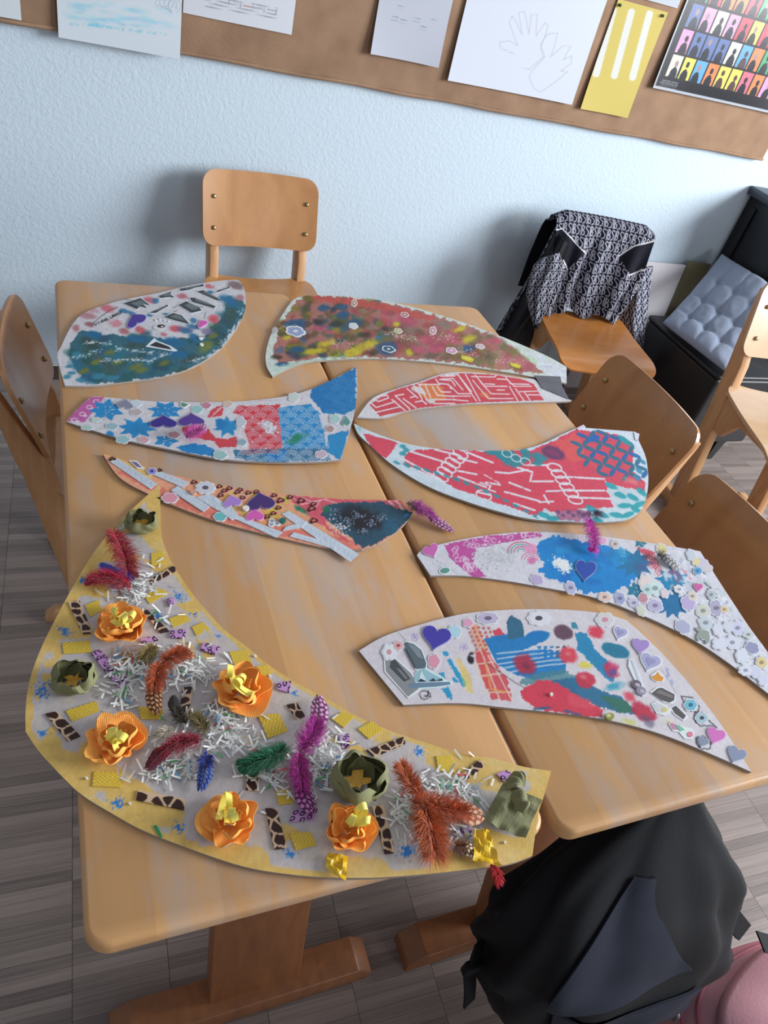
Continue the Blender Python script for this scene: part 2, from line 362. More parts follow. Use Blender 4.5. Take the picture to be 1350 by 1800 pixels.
# ---------------------------------------------------------------- chairs
BW, BH, ZT = 0.365, 0.205, 0.735       # backrest width, height, top
def halfw(t, W, r, H):
    """half width of a rounded rectangle at height t in 0..1"""
    y = t * H
    d = np.where(y < r, r - y, np.where(y > H - r, y - (H - r), 0.0))
    return W / 2 - r + np.sqrt(np.maximum(r * r - d * d, 0))
def cosp(n): return 0.5 - 0.5 * np.cos(np.linspace(0, math.pi, n))
def chair(name, label, loc, rz, ply, group=None, dz=0.0):
    """faces local +X, origin on the floor below the rear end of the runners"""
    t = thing(name, label, 'chair', loc, rz, group)
    zt = ZT + dz
    for s in (-1, 1):
        y0, y1 = (s * 0.144 - 0.014, s * 0.144 + 0.014)
        prism('runner', [(0, 0), (0.40, 0), (0.40, 0.02), (0.385, 0.038), (0.022, 0.038), (0.0, 0.016)], y0, y1, M['frame'], t, axis='y', bev=0.003)
        prism('post', [(0.075, 0.036), (0.14, 0.036), (0.045, 0.50), (-0.005, 0.60), (-0.045, zt - 0.045), (-0.062, zt - 0.04), (-0.06, zt - 0.06), (-0.03, 0.54), (-0.012, 0.475)], y0, y1, M['frame'], t, axis='y', bev=0.003)
        prism('seat_bearer', [(0.085, 0.30), (0.12, 0.30), (0.17, 0.372), (0.36, 0.388), (0.36, 0.402), (0.05, 0.402), (0.065, 0.36)], y0 + 0.004, y1 - 0.004, M['frame'], t, axis='y', bev=0.003)
    prism('crossbar', [(0.17, 0.365), (0.20, 0.365), (0.20, 0.40), (0.17, 0.40)], -0.14, 0.14, M['frame'], t, axis='y', bev=0.003)
    # seat: moulded plywood, local grid (u along x, v along y)
    nu, nv = 25, 21; u = cosp(nu)[:, None]; v = np.linspace(-1, 1, nv)[None, :]
    x = 0.045 + 0.375 * u
    hw = halfw(u, 0.385 - 0.03 * (1 - u), 0.05, 0.375) * np.ones_like(v)
    y = v * hw
    z = 0.418 + 0.012 * (2 * u - 1) ** 2 * (u < 0.5) + 0.008 * v ** 2 * (1 - u) - 0.03 * np.clip((u - 0.75) / 0.25, 0, 1) ** 2
    P = np.stack([x * np.ones_like(v), y, z * np.ones_like(v)], -1)
    sheet('seat', P, ply, t, 0.010)
    # backrest: curved plywood in front of the posts
    nu, nv = 21, 25; u = cosp(nu)[:, None]; v = np.linspace(-1, 1, nv)[None, :]
    hw = halfw(u, BW, 0.04, BH) * np.ones_like(v)
    zb, zt2 = zt - BH, zt
    cx = 0.030 - 0.070 * u
    y = v * hw; bow = 0.020 * (y / (BW / 2)) ** 2
    P = np.stack([cx + bow, y, zb + (zt2 - zb) * u * np.ones_like(v)], -1)
    bk = sheet('backrest', P[:, ::-1], ply, t, 0.009)
    for s in (-1, 1):
        for k in (0.25, 0.66):
            c = np.array([0.030 - 0.070 * k + 0.016 + 0.001, s * 0.147, zb + BH * k])
            nrm = np.array([0.95, -s * 0.12, 0.32]); nrm /= np.linalg.norm(nrm)
            tube('screw', [c - nrm * 0.004, c + nrm * 0.0012, c + nrm * 0.0025], [0.0065, 0.0062, 0.003], M['brass'], bk, 10)
    return t
def place(xy_back, face_deg):
    """location of the chair origin so that the backrest centre stands at xy_back, facing face_deg"""
    a = math.radians(face_deg)
    return (xy_back[0], xy_back[1], 0), a
def mid(*p): return np.mean(np.array(p), axis=0)
c = PY(473, 312, 1.975); loc, a = place((c[0], 1.975 + 0.05), -87)
ch_back = chair('school_chair', 'beech chair standing alone against the wall behind the table', loc, a, M['ply'], 'wooden school chairs')
ch_left = chair('school_chair', 'beech chair at the left edge of the table, seen from inside its curved back', (-0.060, 1.135, 0), math.radians(-2), M['ply'], 'wooden school chairs'); ch_left.scale = (0.94, 0.94, 0.94)
c = mid(PZ(988, 386, 0.742), PZ(1138, 402, 0.742)); loc, a = place((c[0] - 0.01, c[1] - 0.03), -100)
ch_jack = chair('school_chair', 'amber wooden chair with the monogram jacket over its back', loc, a, M['ply_amber'], 'wooden school chairs')
c = mid(PZ(1100, 620, 0.735), PZ(1240, 758, 0.735)); R1 = c
ch_r1 = chair('school_chair', 'beech chair beside the red stencil board, at the right of the table', (c[0] - 0.04, c[1], 0), math.radians(180), M['ply'], 'wooden school chairs')
c = PZ(1258, 824, 0.735); R2C = c
ch_r2 = chair('school_chair', 'beech chair cut off by the right border, next to the blue flower board', (c[0] - 0.04, c[1] - BW / 2 + 0.01, 0), math.radians(181), M['ply'], 'wooden school chairs')
c = PZ(1308, 604, 0.62)
ch_far = chair('school_chair', 'pale taller chair at the right border in front of the grey cushion', (c[0] + 0.17, c[1] - 0.04, 0), math.radians(-104), M['ply_pale'], 'wooden school chairs')
ch_far.scale = (1.13, 1.13, 1.13)

# ---------------------------------------------------------------- collage boards
class Board:
    """a cut cardboard shape lying on the tables; its painted face is a fine grid whose vertices carry the paint"""
    def __init__(s, name, label, outline, base, step=0.0016, lift=None, th=0.004, z0=0.0005, paper=True):
        s.th = th; s.lift = lift or (lambda X, Y: np.zeros_like(X)); s.zt = TZ + z0 + th
        px = smooth_closed(outline); s.px = px
        W = np.array([PZ(p[0], p[1], s.zt)[:2] for p in px]); s.W = W
        c = W.mean(0); s.root = thing(name, label, 'collage', (c[0], c[1], TZ + z0))
        s.core = None
        # cardboard body (follows the lift)
        n = len(W); zl = s.lift(W[:, 0], W[:, 1])
        V = np.vstack([np.c_[W, s.zt - th + zl], np.c_[W, s.zt + zl]])
        F = [(i, (i + 1) % n, n + (i + 1) % n, n + i) for i in range(n)] + [tuple(range(n))[::-1]]
        o = mesh('cardboard', V, F, M['cardcore'], s.root, world=True)
        bm = bmesh.new(); bm.from_mesh(o.data); bmesh.ops.recalc_face_normals(bm, faces=bm.faces)
        bmesh.ops.triangulate(bm, faces=[f for f in bm.faces if len(f.verts) > 4]); bm.to_mesh(o.data); bm.free()
        s.core = o
        # painted face grid
        x0, y0 = W.min(0) - step; x1, y1 = W.max(0) + step
        gx = np.arange(x0, x1 + step, step); gy = np.arange(y0, y1 + step, step)
        X, Y = np.meshgrid(gx, gy, indexing='ij'); ins = inpoly(X, Y, W)
        cell = ins[:-1, :-1] | ins[1:, :-1] | ins[1:, 1:] | ins[:-1, 1:]
        use = np.zeros_like(ins); use[:-1, :-1] |= cell; use[1:, :-1] |= cell; use[1:, 1:] |= cell; use[:-1, 1:] |= cell
        out = use & ~ins; ox, oy = X[out], Y[out]
        A = W; Bv = np.roll(W, -1, 0) - A; L2 = (Bv ** 2).sum(1) + 1e-12
        bx, by = ox.copy(), oy.copy(); bd = np.full(len(ox), 1e9)
        for i in range(n):
            t = np.clip(((ox - A[i, 0]) * Bv[i, 0] + (oy - A[i, 1]) * Bv[i, 1]) / L2[i], 0, 1)
            qx = A[i, 0] + t * Bv[i, 0]; qy = A[i, 1] + t * Bv[i, 1]; d = (ox - qx) ** 2 + (oy - qy) ** 2
            k = d < bd; bd[k] = d[k]; bx[k] = qx[k]; by[k] = qy[k]
        X[out] = bx; Y[out] = by
        idx = -np.ones(use.shape, int); idx[use] = np.arange(use.sum())
        i, j = np.nonzero(cell)
        s.F = np.stack([idx[i, j], idx[i + 1, j], idx[i + 1, j + 1], idx[i, j + 1]], 1)
        s.X, s.Y = X[use], Y[use]; s.Z = s.zt + s.lift(s.X, s.Y)
        uv = proj(np.c_[s.X, s.Y, s.Z]); s.U, s.Vv = uv[:, 0], uv[:, 1]
        s.c = np.ones((len(s.X), 3)) * np.array(base) / 255.0
        s.n1 = fbm(s.X * 60, s.Y * 60, 3); s.n2 = fbm(s.X * 260, s.Y * 260, 9, 2)
        s.seed = int(abs(c[0] * 1000)) + 1
    # --- paint operations (coordinates: photo pixels) -------------------------------------
    def put(s, m, col, k=None):
        col = np.array(col, float) / 255.0
        if k is None: s.c += (col - s.c) * m[:, None]
        else: s.c[k] += (col - s.c[k]) * m[:, None]
    def near(s, x0, y0, x1, y1): return np.nonzero((s.U > x0) & (s.U < x1) & (s.Vv > y0) & (s.Vv < y1))[0]
    def ell(s, cx, cy, rx, ry, col, ang=0, soft=0.25, rag=0.25, op=1.0, dry=0.0):
        r = max(rx, ry) * 1.5; k = s.near(cx - r, cy - r, cx + r, cy + r)
        if not len(k): return
        a = math.radians(ang); dx = s.U[k] - cx; dy = s.Vv[k] - cy
        x = (dx * math.cos(a) + dy * math.sin(a)) / rx; y = (-dx * math.sin(a) + dy * math.cos(a)) / ry
        s.seed += 1
        d = np.hypot(x, y) + rag * 2 * (fbm(s.U[k] / 9, s.Vv[k] / 9, s.seed) - 0.5)
        m = np.clip((1 - d) / soft, 0, 1) * op
        if dry: m *= np.clip((s.n2[k] - dry * 0.55) * 6 + 0.5 + (1 - d) * 1.0, 0, 1)
        s.put(m, col, k)
    def poly(s, pts, col, op=1.0, rag=0.0, smooth=False):
        pts = np.array([p[:2] for p in pts], float) if not smooth else smooth_closed(pts)
        x0, y0 = pts.min(0) - 8; x1, y1 = pts.max(0) + 8; k = s.near(x0, y0, x1, y1)
        if not len(k): return
        s.seed += 1; u, v = s.U[k], s.Vv[k]
        if rag:
            u = u + rag * 2 * (fbm(s.U[k] / 6, s.Vv[k] / 6, s.seed) - 0.5); v = v + rag * 2 * (fbm(s.U[k] / 6 + 50, s.Vv[k] / 6, s.seed) - 0.5)
        s.put(inpoly(u, v, pts) * op, col, k)
    def line(s, pts, wd, col, op=1.0, rag=0.0, clip=None):
        pts = np.array(pts, float); x0, y0 = pts.min(0) - wd - 3; x1, y1 = pts.max(0) + wd + 3; k = s.near(x0, y0, x1, y1)
        if not len(k): return
        d = np.full(len(k), 1e9); u, v = s.U[k], s.Vv[k]
        for a, b in zip(pts[:-1], pts[1:]):
            ab = b - a; t = np.clip(((u - a[0]) * ab[0] + (v - a[1]) * ab[1]) / (ab @ ab + 1e-9), 0, 1)
            d = np.minimum(d, np.hypot(u - a[0] - t * ab[0], v - a[1] - t * ab[1]))
        m = np.clip((wd / 2 - d) / 1.0 + 0.5, 0, 1) * op
        if rag: m *= np.clip((fbm(u / 4, v / 4, 77) - rag) * 6, 0, 1)
        if clip is not None: m *= inpoly(u, v, clip)
        s.put(m, col, k)
    def ring(s, cx, cy, rx, ry, wd, col, ang=0, a0=0, a1=360, op=1.0, n=24, clip=None):
        a = math.radians(ang); P = []
        for i in range(n + 1):
            t = math.radians(a0 + (a1 - a0) * i / n); x = rx * math.cos(t); y = ry * math.sin(t)
            P.append((cx + x * math.cos(a) - y * math.sin(a), cy + x * math.sin(a) + y * math.cos(a)))
        s.line(P, wd, col, op, clip=clip)
    def dabs(s, region, n, cols, size, ang=0, angv=40, op=0.8, rag=0.35, soft=0.5, asp=0.55, seed=0, dry=0.0):
        r = np.random.default_rng(seed); pts = np.array([p[:2] for p in region]); x0, y0 = pts.min(0); x1, y1 = pts.max(0); c = 0; it = 0
        while c < n and it < n * 30:
            it += 1; x, y = r.uniform(x0, x1), r.uniform(y0, y1)
            if not inpoly(np.array([x]), np.array([y]), pts)[0]: continue
            sz = size * r.uniform(0.6, 1.3); col = np.array(cols[r.integers(len(cols))]) + r.normal(0, 7, 3)
            s.ell(x, y, sz, sz * asp, np.clip(col, 0, 255), ang + r.normal(0, angv), soft, rag, op * r.uniform(0.7, 1), dry); c += 1
    def speck(s, cx, cy, rx, ry, col, dens=0.5, ang=0, op=0.9, cell=2.2, seed=5):
        """dry glitter or sprayed specks"""
        k = s.near(cx - rx * 1.5 - ry, cy - ry * 1.5 - rx, cx + rx * 1.5 + ry, cy + ry * 1.5 + rx)
        if not len(k): return
        a = math.radians(ang); dx = s.U[k] - cx; dy = s.Vv[k] - cy
        d = np.hypot((dx * math.cos(a) + dy * math.sin(a)) / rx, (-dx * math.sin(a) + dy * math.cos(a)) / ry)
        h = _h(np.floor(s.U[k] / cell), np.floor(s.Vv[k] / cell), seed + s.seed)
        s.put((h < dens * np.clip(1.25 - d, 0, 1)) * op, col, k)
    def petals(s, cx, cy, r, n, col, ang0=0, asp=0.6, wid=0.45, op=1.0, gap=None, tilt=0, rag=0.12):
        for i in range(n):
            a = math.radians(ang0 + 360 * i / n); x = math.cos(a) * r; y = math.sin(a) * r * asp
            px_, py_ = -math.sin(a) * r * wid * 0.5, math.cos(a) * r * wid * 0.5 * asp
            s.poly([(cx, cy), (cx + 0.55 * x + px_, cy + 0.55 * y + py_), (cx + x, cy + y), (cx + 0.55 * x - px_, cy + 0.55 * y - py_)], col, op)
    def star(s, cx, cy, r, n, col, ang0=0, asp=0.6, inner=.5, op=1.0):
        P = []
        for i in range(2 * n):
            a = math.radians(ang0 + 180 * i / n); q = r if i % 2 == 0 else r * inner; P.append((cx + q * math.cos(a), cy + q * asp * math.sin(a)))
        s.poly(P, col, op)
    def grain(s, amt=0.05):
        s.c *= (1 + amt * 2 * (s.n2 - 0.5) + amt * (s.n1 - 0.5))[:, None]
    def finish(s, mat='paint'):
        s.c = np.clip(s.c, 0, 1)
        s.face = mesh('painted_face', np.c_[s.X, s.Y, s.Z], s.F, M[mat], s.root, True, s.c, world=True)
        return s.face
    # --- things glued on: layered flat pieces ---------------------------------------------
    def zat(s, px, py):
        P = PZ(px, py, s.zt); return s.zt + float(s.lift(np.array([P[0]]), np.array([P[1]]))[0])
    def decal(s, name, layers, h=0.0003, label=None, mat='print', parent=None):
        """layers: [(outline in photo pixels, colour, (optional height))]; the first is the die-cut base with thickness"""
        s.dz = getattr(s, 'dz', 0) + 0.000022; V = []; F = []; C = []; zz = s.zat(*np.mean([p[:2] for p in layers[0][0]], axis=0)) + 0.0002
        for i, (pts, col) in enumerate(layers):
            z = zz + h + 0.00018 * i + s.dz; b = len(V); n = len(pts)
            W = [PZ(p[0], p[1], zz + h) for p in pts]
            a = sum(W[k][0] * W[(k + 1) % n][1] - W[(k + 1) % n][0] * W[k][1] for k in range(n))
            if a < 0: W = W[::-1]
            c = np.array(col) / 255.0
            for w in W: V.append((w[0], w[1], z)); C.append(c)
            F.append(tuple(range(b, b + n)))
            if i == 0:
                b2 = len(V)
                for w in W: V.append((w[0], w[1], zz)); C.append(c * 0.9)
                for k in range(n): F.append((b2 + k, b2 + (k + 1) % n, b + (k + 1) % n, b + k))
        return mesh(name, V, F, M[mat], parent or s.root, col=np.array(C), world=True, label=label)

def circ(cx, cy, rx, ry, n=14, ang=0, wob=0.0, seed=0):
    r = np.random.default_rng(seed); a = math.radians(ang); P = []
    for i in range(n):
        t = 2 * math.pi * i / n; k = 1 + wob * (r.random() - 0.5) * 2; x = rx * k * math.cos(t); y = ry * k * math.sin(t)
        P.append((cx + x * math.cos(a) - y * math.sin(a), cy + x * math.sin(a) + y * math.cos(a)))
    return P
def scal(cx, cy, rx, ry, lobes=5, depth=0.22, ang=0, n=40):
    """scalloped flower outline"""
    a = math.radians(ang); P = []
    for i in range(n):
        t = 2 * math.pi * i / n; k = 1 - depth * 1.3 + depth * 1.3 * abs(math.cos(lobes * t / 2)) ** .6; x = rx * k * math.cos(t); y = ry * k * math.sin(t)
        P.append((cx + x * math.cos(a) - y * math.sin(a), cy + x * math.sin(a) + y * math.cos(a)))
    return P
def heart(cx, cy, w, h, ang=0, n=26):
    """heart outline, tip pointing down the picture when ang = 0"""
    a = math.radians(ang); P = []
    for i in range(n):
        t = 2 * math.pi * i / n
        x = 16 * math.sin(t) ** 3 / 32 * w; y = -(13 * math.cos(t) - 5 * math.cos(2 * t) - 2 * math.cos(3 * t) - math.cos(4 * t) + 2.5) / 29 * h
        P.append((cx + x * math.cos(a) - y * math.sin(a), cy + x * math.sin(a) + y * math.cos(a)))
    return P
def grow(pts, d):
    c = np.mean(pts, axis=0); out = []
    for p in pts:
        v = np.array(p) - c; l = np.linalg.norm(v) + 1e-6; out.append(tuple(c + v * (1 + d / l)))
    return out
O1 = [(114,678,1),(101,628),(108,608),(125,574),(145,552),(178,538),(221,526),(277,515),(319,505),(361,497),(404,492),(421,494),(429,507),(432,526),(429,552),(412,583),(390,611),(361,633),(328,650),(277,664),(221,671),(164,678)]
O2 = [(543,519,1),(517,526),(496,554),(476,589),(467,623),(469,645),(479,662,1),(504,649),(534,638),(577,633),(655,630),(741,635),(827,645),(913,658),(996,674,1),(996,645,1),(956,623),(870,587),(784,557),(698,533),(612,521)]
O3 = [(117,741,1),(137,718),(161,697,1),(183,698),(263,705),(344,707),(426,705),(499,697),(544,685),(589,665),(626,645,1),(628,683),(621,736),(598,811,1),(548,815),(467,815),(385,809),(304,793),(222,775),(161,756)]
O4 = [(628,734,1),(674,735),(706,725),(741,718),(827,710),(977,706),(1005,704,1),(951,681,1),(939,667),(913,664),(870,658),(814,654),(775,658),(741,670),(698,683),(655,700)]
O5 = [(622,744,1),(651,758),(712,779),(773,789),(854,792),(916,790),(956,779),(989,763),(1017,751,1),(1117,759,1),(1122,773),(1136,807),(1139,852),(1129,893),(1107,913),(1078,919),(1017,920),(936,915),(875,901),(814,881),(753,856),(691,818),(651,783),(630,763)]
O6 = [(180,797,1),(232,813),(284,830),(336,842),(383,851),(454,863),(525,871),(597,877),(668,879),(703,879,1),(729,898,1),(706,927),(668,955),(637,966,1),(587,965),(525,953),(454,936),(383,917),(312,891),(265,870),(227,851),(203,832)]
O7 = [(281,851,1),(283,922),(286,950),(300,985),(318,1015),(340,1046),(367,1078),(397,1109),(434,1137),(474,1170),(530,1205),(570,1226),(630,1260),(690,1286),(750,1306),(810,1324),(870,1334),(922,1348),(969,1355,1),(956,1400),(946,1432),(936,1504,1),(890,1520),(810,1530),(730,1538),(650,1543),(570,1542),(510,1537),(450,1528),(400,1515),(326,1489),(252,1460),(197,1430),(141,1395),(97,1352),(67,1319),(45,1286,1),(45,1248),(49,1212),(58,1176),(76,1131),(98,1087),(120,1046),(145,1002),(172,961),(205,922),(244,884)]
O8 = [(631,1144,1),(674,1119),(728,1101),(782,1086),(836,1076),(917,1071),(998,1072),(1063,1079),(1101,1090,1),(1123,1109),(1161,1146),(1215,1206),(1269,1276),(1321,1357,1),(1242,1322),(1161,1290),(1080,1268),(998,1255),(890,1244),(809,1236),(709,1239,1)]
O9 = [(733,976,1),(748,964),(813,948),(883,938),(953,935),(1047,942),(1140,954),(1231,969,1),(1247,995),(1280,1046),(1317,1102),(1350,1147),(1410,1235),(1450,1300,1),(1350,1219),(1280,1165),(1219,1125),(1140,1086),(1047,1051),(953,1032),(883,1020),(813,1012),(757,1012,1)]
def lift7(X, Y): return 0.0062 * np.clip((Y - 0.60) / 0.18, 0, 1) ** 2
def ZF(ox, oy, k):
    def f(*p):
        if len(p) == 2 and not hasattr(p[0], '__len__'): return (ox + p[0] / k, oy + p[1] / k)
        return [(ox + q[0] / k, oy + q[1] / k) for q in (p[0] if len(p) == 1 else p)]
    return f
STROKES = {'V': [[(0, 0), (.5, 1), (1, 0)]], 'I': [[(.5, 0), (.5, 1)]], 'G': [[(1, .15), (.5, 0), (0, .5), (.5, 1), (1, .8), (1, .5), (.6, .5)]],
           'O': [[(.5, 0), (0, .5), (.5, 1), (1, .5), (.5, 0)]], 'L': [[(0, 0), (0, 1), (.8, 1)]], 'U': [[(0, 0), (.1, .9), (.5, 1), (.9, .9), (1, 0)]],
           'M': [[(0, 1), (.1, 0), (.5, .7), (.9, 0), (1, 1)]], 'S': [[(1, .1), (.4, 0), (.1, .25), (.9, .7), (.6, 1), (0, .9)]],
           'B': [[(0, 0), (0, 1)], [(0, 0), (.7, .1), (.7, .4), (0, .5), (.9, .6), (.9, .9), (0, 1)]], 'H': [[(0, 0), (0, 1)], [(1, 0), (1, 1)], [(0, .5), (1, .5)]]}
def text_lines(txt, org, ux, uy, adv):
    out = []
    for i, ch in enumerate(txt):
        for st in STROKES.get(ch, []):
            out.append([(org[0] + ux[0] * (i * adv + x) + uy[0] * y, org[1] + ux[1] * (i * adv + x) + uy[1] * y) for x, y in st])
    return out

# ---- board 1: sea painting with photo snippets
B1 = Board('collage_board', 'collage board with a teal painted sea and black and white building snippets', O1, (206, 206, 212), 0.0019)
z = ZF(80, 470, 3.5526)
sea = z([(150,520),(160,470),(230,395),(400,420),(560,430),(640,430),(760,450),(900,440),(960,470),(1010,400),(1090,330),(1130,230),(1210,190),(1250,230),(1235,300),(1100,500),(880,640),(700,690),(500,715),(300,725),(230,700),(150,560)])
B1.poly(sea, (52, 104, 122), 1, 5)
B1.dabs(sea, 70, [(28,78,96),(38,104,128),(44,112,140),(52,74,60),(34,88,96),(60,84,74)], 17, 10, 25, 0.75, seed=1, dry=0.3)
for c, r in (((400,530),14),((320,590),14),((560,620),17),((740,600),14),((240,650),14),((600,640),14),((450,590),12),((1000,480),15),((1050,430),14)): B1.ell(*z(*c), r, r*.45, (120,122,52), -15, .6, .4, .85, .4)
B1.ell(*z(1010,500),22,9,(120,130,60),-28,.7,.4,.8); B1.ell(*z(1150,290),12,24,(66,82,72),25,.7,.4,.7)
for c,rx,ry,a in (((300,420),20,8,10),((560,450),24,9,5),((810,470),24,10,5),((830,540),22,10,0),((1130,200),18,9,15),((1170,230),14,10,0),((690,460),14,6,10),((930,440),14,8,30)): B1.ell(*z(*c),rx,ry,(24,104,150),a,.5,.35,.9)
for p in ([(270,470),(380,470),(470,510),(560,520),(660,530)],[(370,580),(450,580),(560,575),(650,585),(740,545)],[(180,560),(250,550),(310,525)],[(930,580),(1010,560),(1110,470),(1170,390),(1230,270)]):
    P = z(p); B1.line(P, 4, (226,236,242), .75, .42)
    for q in P: B1.speck(q[0], q[1], 13, 4, (214,226,234), .4, -10, .7, 1.5)
for c,rx,ry in (((150,617),9,4),((130,683),9,5),((225,705),12,6),((160,660),10,4),((330,680),16,6),((190,540),10,6),((410,690),14,6)): B1.ell(*z(*c),rx,ry,(58,132,158),-5,.4,.3,.9)
for c,rx,ry,col in (((390,255),16,9,(196,98,110)),((260,300),18,8,(180,120,130)),((190,378),10,8,(170,104,116)),((440,350),16,9,(204,128,140)),((270,355),11,6,(150,90,100)),((490,400),13,7,(164,92,96)),((590,390),13,8,(190,84,92)),((650,205),16,8,(190,92,104)),((810,385),14,8,(200,74,90)),((740,418),8,5,(192,108,122)),((855,180),13,6,(182,92,108)),((1020,118),12,6,(200,92,106)),((1050,320),13,10,(206,76,92)),((1190,115),20,9,(120,96,100)),((1215,190),9,7,(190,120,140)),((300,270),14,6,(190,150,160)),((1010,400),13,8,(130,120,150)),((870,390),18,8,(110,96,130))): B1.ell(*z(*c),rx,ry,col,10,.55,.3,.85,.2)
for c,rx,ry in (((500,275),14,5),((545,290),10,5),((690,210),8,6),((920,370),16,6),((880,395),14,6),((650,300),7,3),((750,292),8,3),((1030,155),7,4),((920,330),8,6)): B1.ell(*z(*c),rx,ry,(44,112,158),10,.5,.3,.85)
for L in text_lines('VIGOLUMOS', (166, 569), (4.2, -2.0), (0.6, 4.2), 1.28): B1.line(L, 1.5, (34,28,40), .95)
B1.line([(160,571),(178,556),(192,546),(207,540)], 1.3, (70,54,70), .8)
for a in ([(220,527),(248,528)],): B1.line(a, 1, (90,90,100))
for p in ([(800,250),(870,220),(980,250)],[(750,300),(820,270)],[(1000,280),(990,320)],[(940,430),(1010,430),(1060,380),(1100,370)]): B1.line(z(p), 1.2, (60,66,74), .8)
B1.grain(.07); B1.finish()
wh = (222,228,232); dk = (58,66,72)
for nm, pts in (('photo_snippet',[(485,225),(595,192),(650,235),(610,228),(635,255),(590,245),(570,262)]),('photo_snippet',[(835,135),(985,105),(990,118),(930,128),(900,140),(845,148)]),('photo_snippet',[(705,180),(790,150),(780,165),(805,190),(770,185),(720,192)]),('photo_snippet',[(945,150),(985,143),(1105,212),(1070,205)]),('photo_snippet',[(830,235),(880,212),(960,250),(975,270),(910,285)]),('photo_snippet',[(1065,150),(1150,122),(1155,128),(1075,156)]),('photo_snippet',[(650,285),(760,235),(770,240),(690,285)]),('photo_snippet',[(740,310),(800,285),(850,300),(900,355),(800,330)]),('photo_snippet',[(900,190),(930,190),(1065,245),(1050,255),(915,215)])):
    p = z(pts); c = np.mean(p, 0); hi = [tuple(c + (np.array(q) - c) * .62 + (1.5, -1)) for q in p]
    B1.decal(nm, [(grow(p, 2.0), wh), (p, dk), (hi, (104,116,122))])
B1.decal('script_sticker', [(z([(625,495),(660,460),(680,440),(700,460),(780,490),(825,520),(800,525),(690,505)]), (226,234,238)), (z([(650,488),(690,465),(770,495),(790,515),(700,500)]), (44,46,54))])
B1.decal('eye_sticker', [(circ(*z(710,375),11,5), (210,212,216)), (circ(*z(722,368),7,3), (40,40,46)), (circ(*z(728,371),2.5,1.2), (214,214,220))])
def heart_sticker(B, cx, cy, w, h, col, ang=0, name='heart_sticker', edge=None, label=None):
    p = heart(cx, cy, w, h, ang); e = edge or tuple(min(255, v * .5 + 120) for v in col)
    return B.decal(name, [(grow(p, 1.3), e), (p, col)], 0.0011, label)
heart_sticker(B1, 238, 561, 36, 21, (72,56,150), 150, label='dark purple heart sticker'); heart_sticker(B1, 355, 568, 17, 11, (214,90,180), 150)
for c in ((971,442),(975,480)): B1.decal('pearl_dot', [(circ(*z(*c),3.6,2.2), (226,232,230))], .002)
for c in ((690,330),(715,325),(745,330),(770,335)): B1.decal('pearl_dot', [(circ(*z(*c),1.8,1.2), (232,236,244))], .001)

# ---- board 2: colour dabs
B2 = Board('collage_board', 'large fin shaped board dabbed in red, olive, yellow and blue paint by the wall', O2, (204, 214, 206), 0.002)
z = ZF(440, 490, 2.3276)
B2.poly(z([(240,70),(420,78),(620,112),(820,170),(1000,235),(1100,300),(1210,390),(1100,380),(900,350),(700,330),(480,318),(300,322),(210,338),(110,345),(85,300),(110,220),(170,110)]), (164,100,90), .9, 6)
blk = lambda *p: z(list(p))
B2.dabs(blk((90,180),(240,80),(520,90),(640,260),(500,310),(120,330)), 130, [(44,84,110),(58,64,44),(100,96,40),(136,124,40),(150,66,62),(40,62,88),(70,96,60),(120,70,56),(54,104,140)], 13, -8, 30, .8, seed=2, dry=.3)
B2.dabs(blk((400,100),(700,140),(900,230),(1000,330),(700,320),(520,290)), 85, [(176,72,88),(160,80,76),(120,104,48),(186,92,112),(96,76,60),(150,60,70),(120,120,100)], 15, 5, 30, .8, seed=3, dry=.3)
B2.dabs(blk((800,200),(1000,240),(1120,330),(1190,390),(900,340)), 40, [(172,78,92),(190,104,122),(120,116,60),(96,104,66),(180,120,110),(160,72,60)], 13, 15, 25, .75, seed=4, dry=.4)
B2.poly(z([(240,72),(300,70),(420,80),(600,112),(760,158),(740,175),(560,130),(420,110),(300,95)]), (196,78,70), .8, 5)
for c,rx,ry in (((310,265),20,8),((480,270),24,10),((420,300),26,9),((280,295),24,8),((650,300),8,9),((860,205),18,6),((900,245),18,8),((600,185),10,6),((150,240),12,6),((240,300),14,6)): B2.ell(*z(*c),rx,ry,(204,188,44),-15,.6,.4,.9,.25)
for c,rx,ry in (((560,285),22,15),((190,180),24,9),((430,180),20,9),((130,350),15,5),((380,115),16,7),((890,285),13,8),((300,120),16,7),((190,290),18,7),((380,150),14,9)): B2.ell(*z(*c),rx,ry,(34,84,126),-5,.5,.35,.88)
for c,rx,ry in (((350,185),22,8),((280,175),16,7),((560,205),14,6),((110,320),14,6),((470,230),18,7)): B2.ell(*z(*c),rx,ry,(44,44,36),0,.6,.4,.75)
for c,rx,ry in (((760,290),20,8),((820,250),22,9),((1000,255),18,8),((690,290),16,8),((640,170),22,9),((720,250),20,9),((280,205),16,6),((330,220),14,5)): B2.ell(*z(*c),rx,ry,(190,84,106),5,.6,.4,.85)
B2.ell(*z(1060,290),26,8,(112,122,66),20,.7,.4,.7); B2.ell(*z(1150,330),26,7,(176,214,170),20,.8,.4,.6)
B2.poly(z([(1130,290),(1295,362),(1295,428),(1225,412),(1190,370)]), (214,218,228), .85, 8); B2.line(z([(1170,360),(1230,360)]), 1, (150,170,205), .7)
for c in ((640,240),(600,225),(380,265),(160,205),(1060,340),(800,240),(890,300)): B2.speck(*z(*c), 26, 8, (214,216,206), .25, 5, .7, 1.6)
B2.poly(z([(90,360),(210,335),(330,318),(500,322),(300,330),(220,342),(150,366),(95,395)]), (176,208,190), .55, 3)
B2.grain(.1); B2.finish()
gold = (206,196,60)
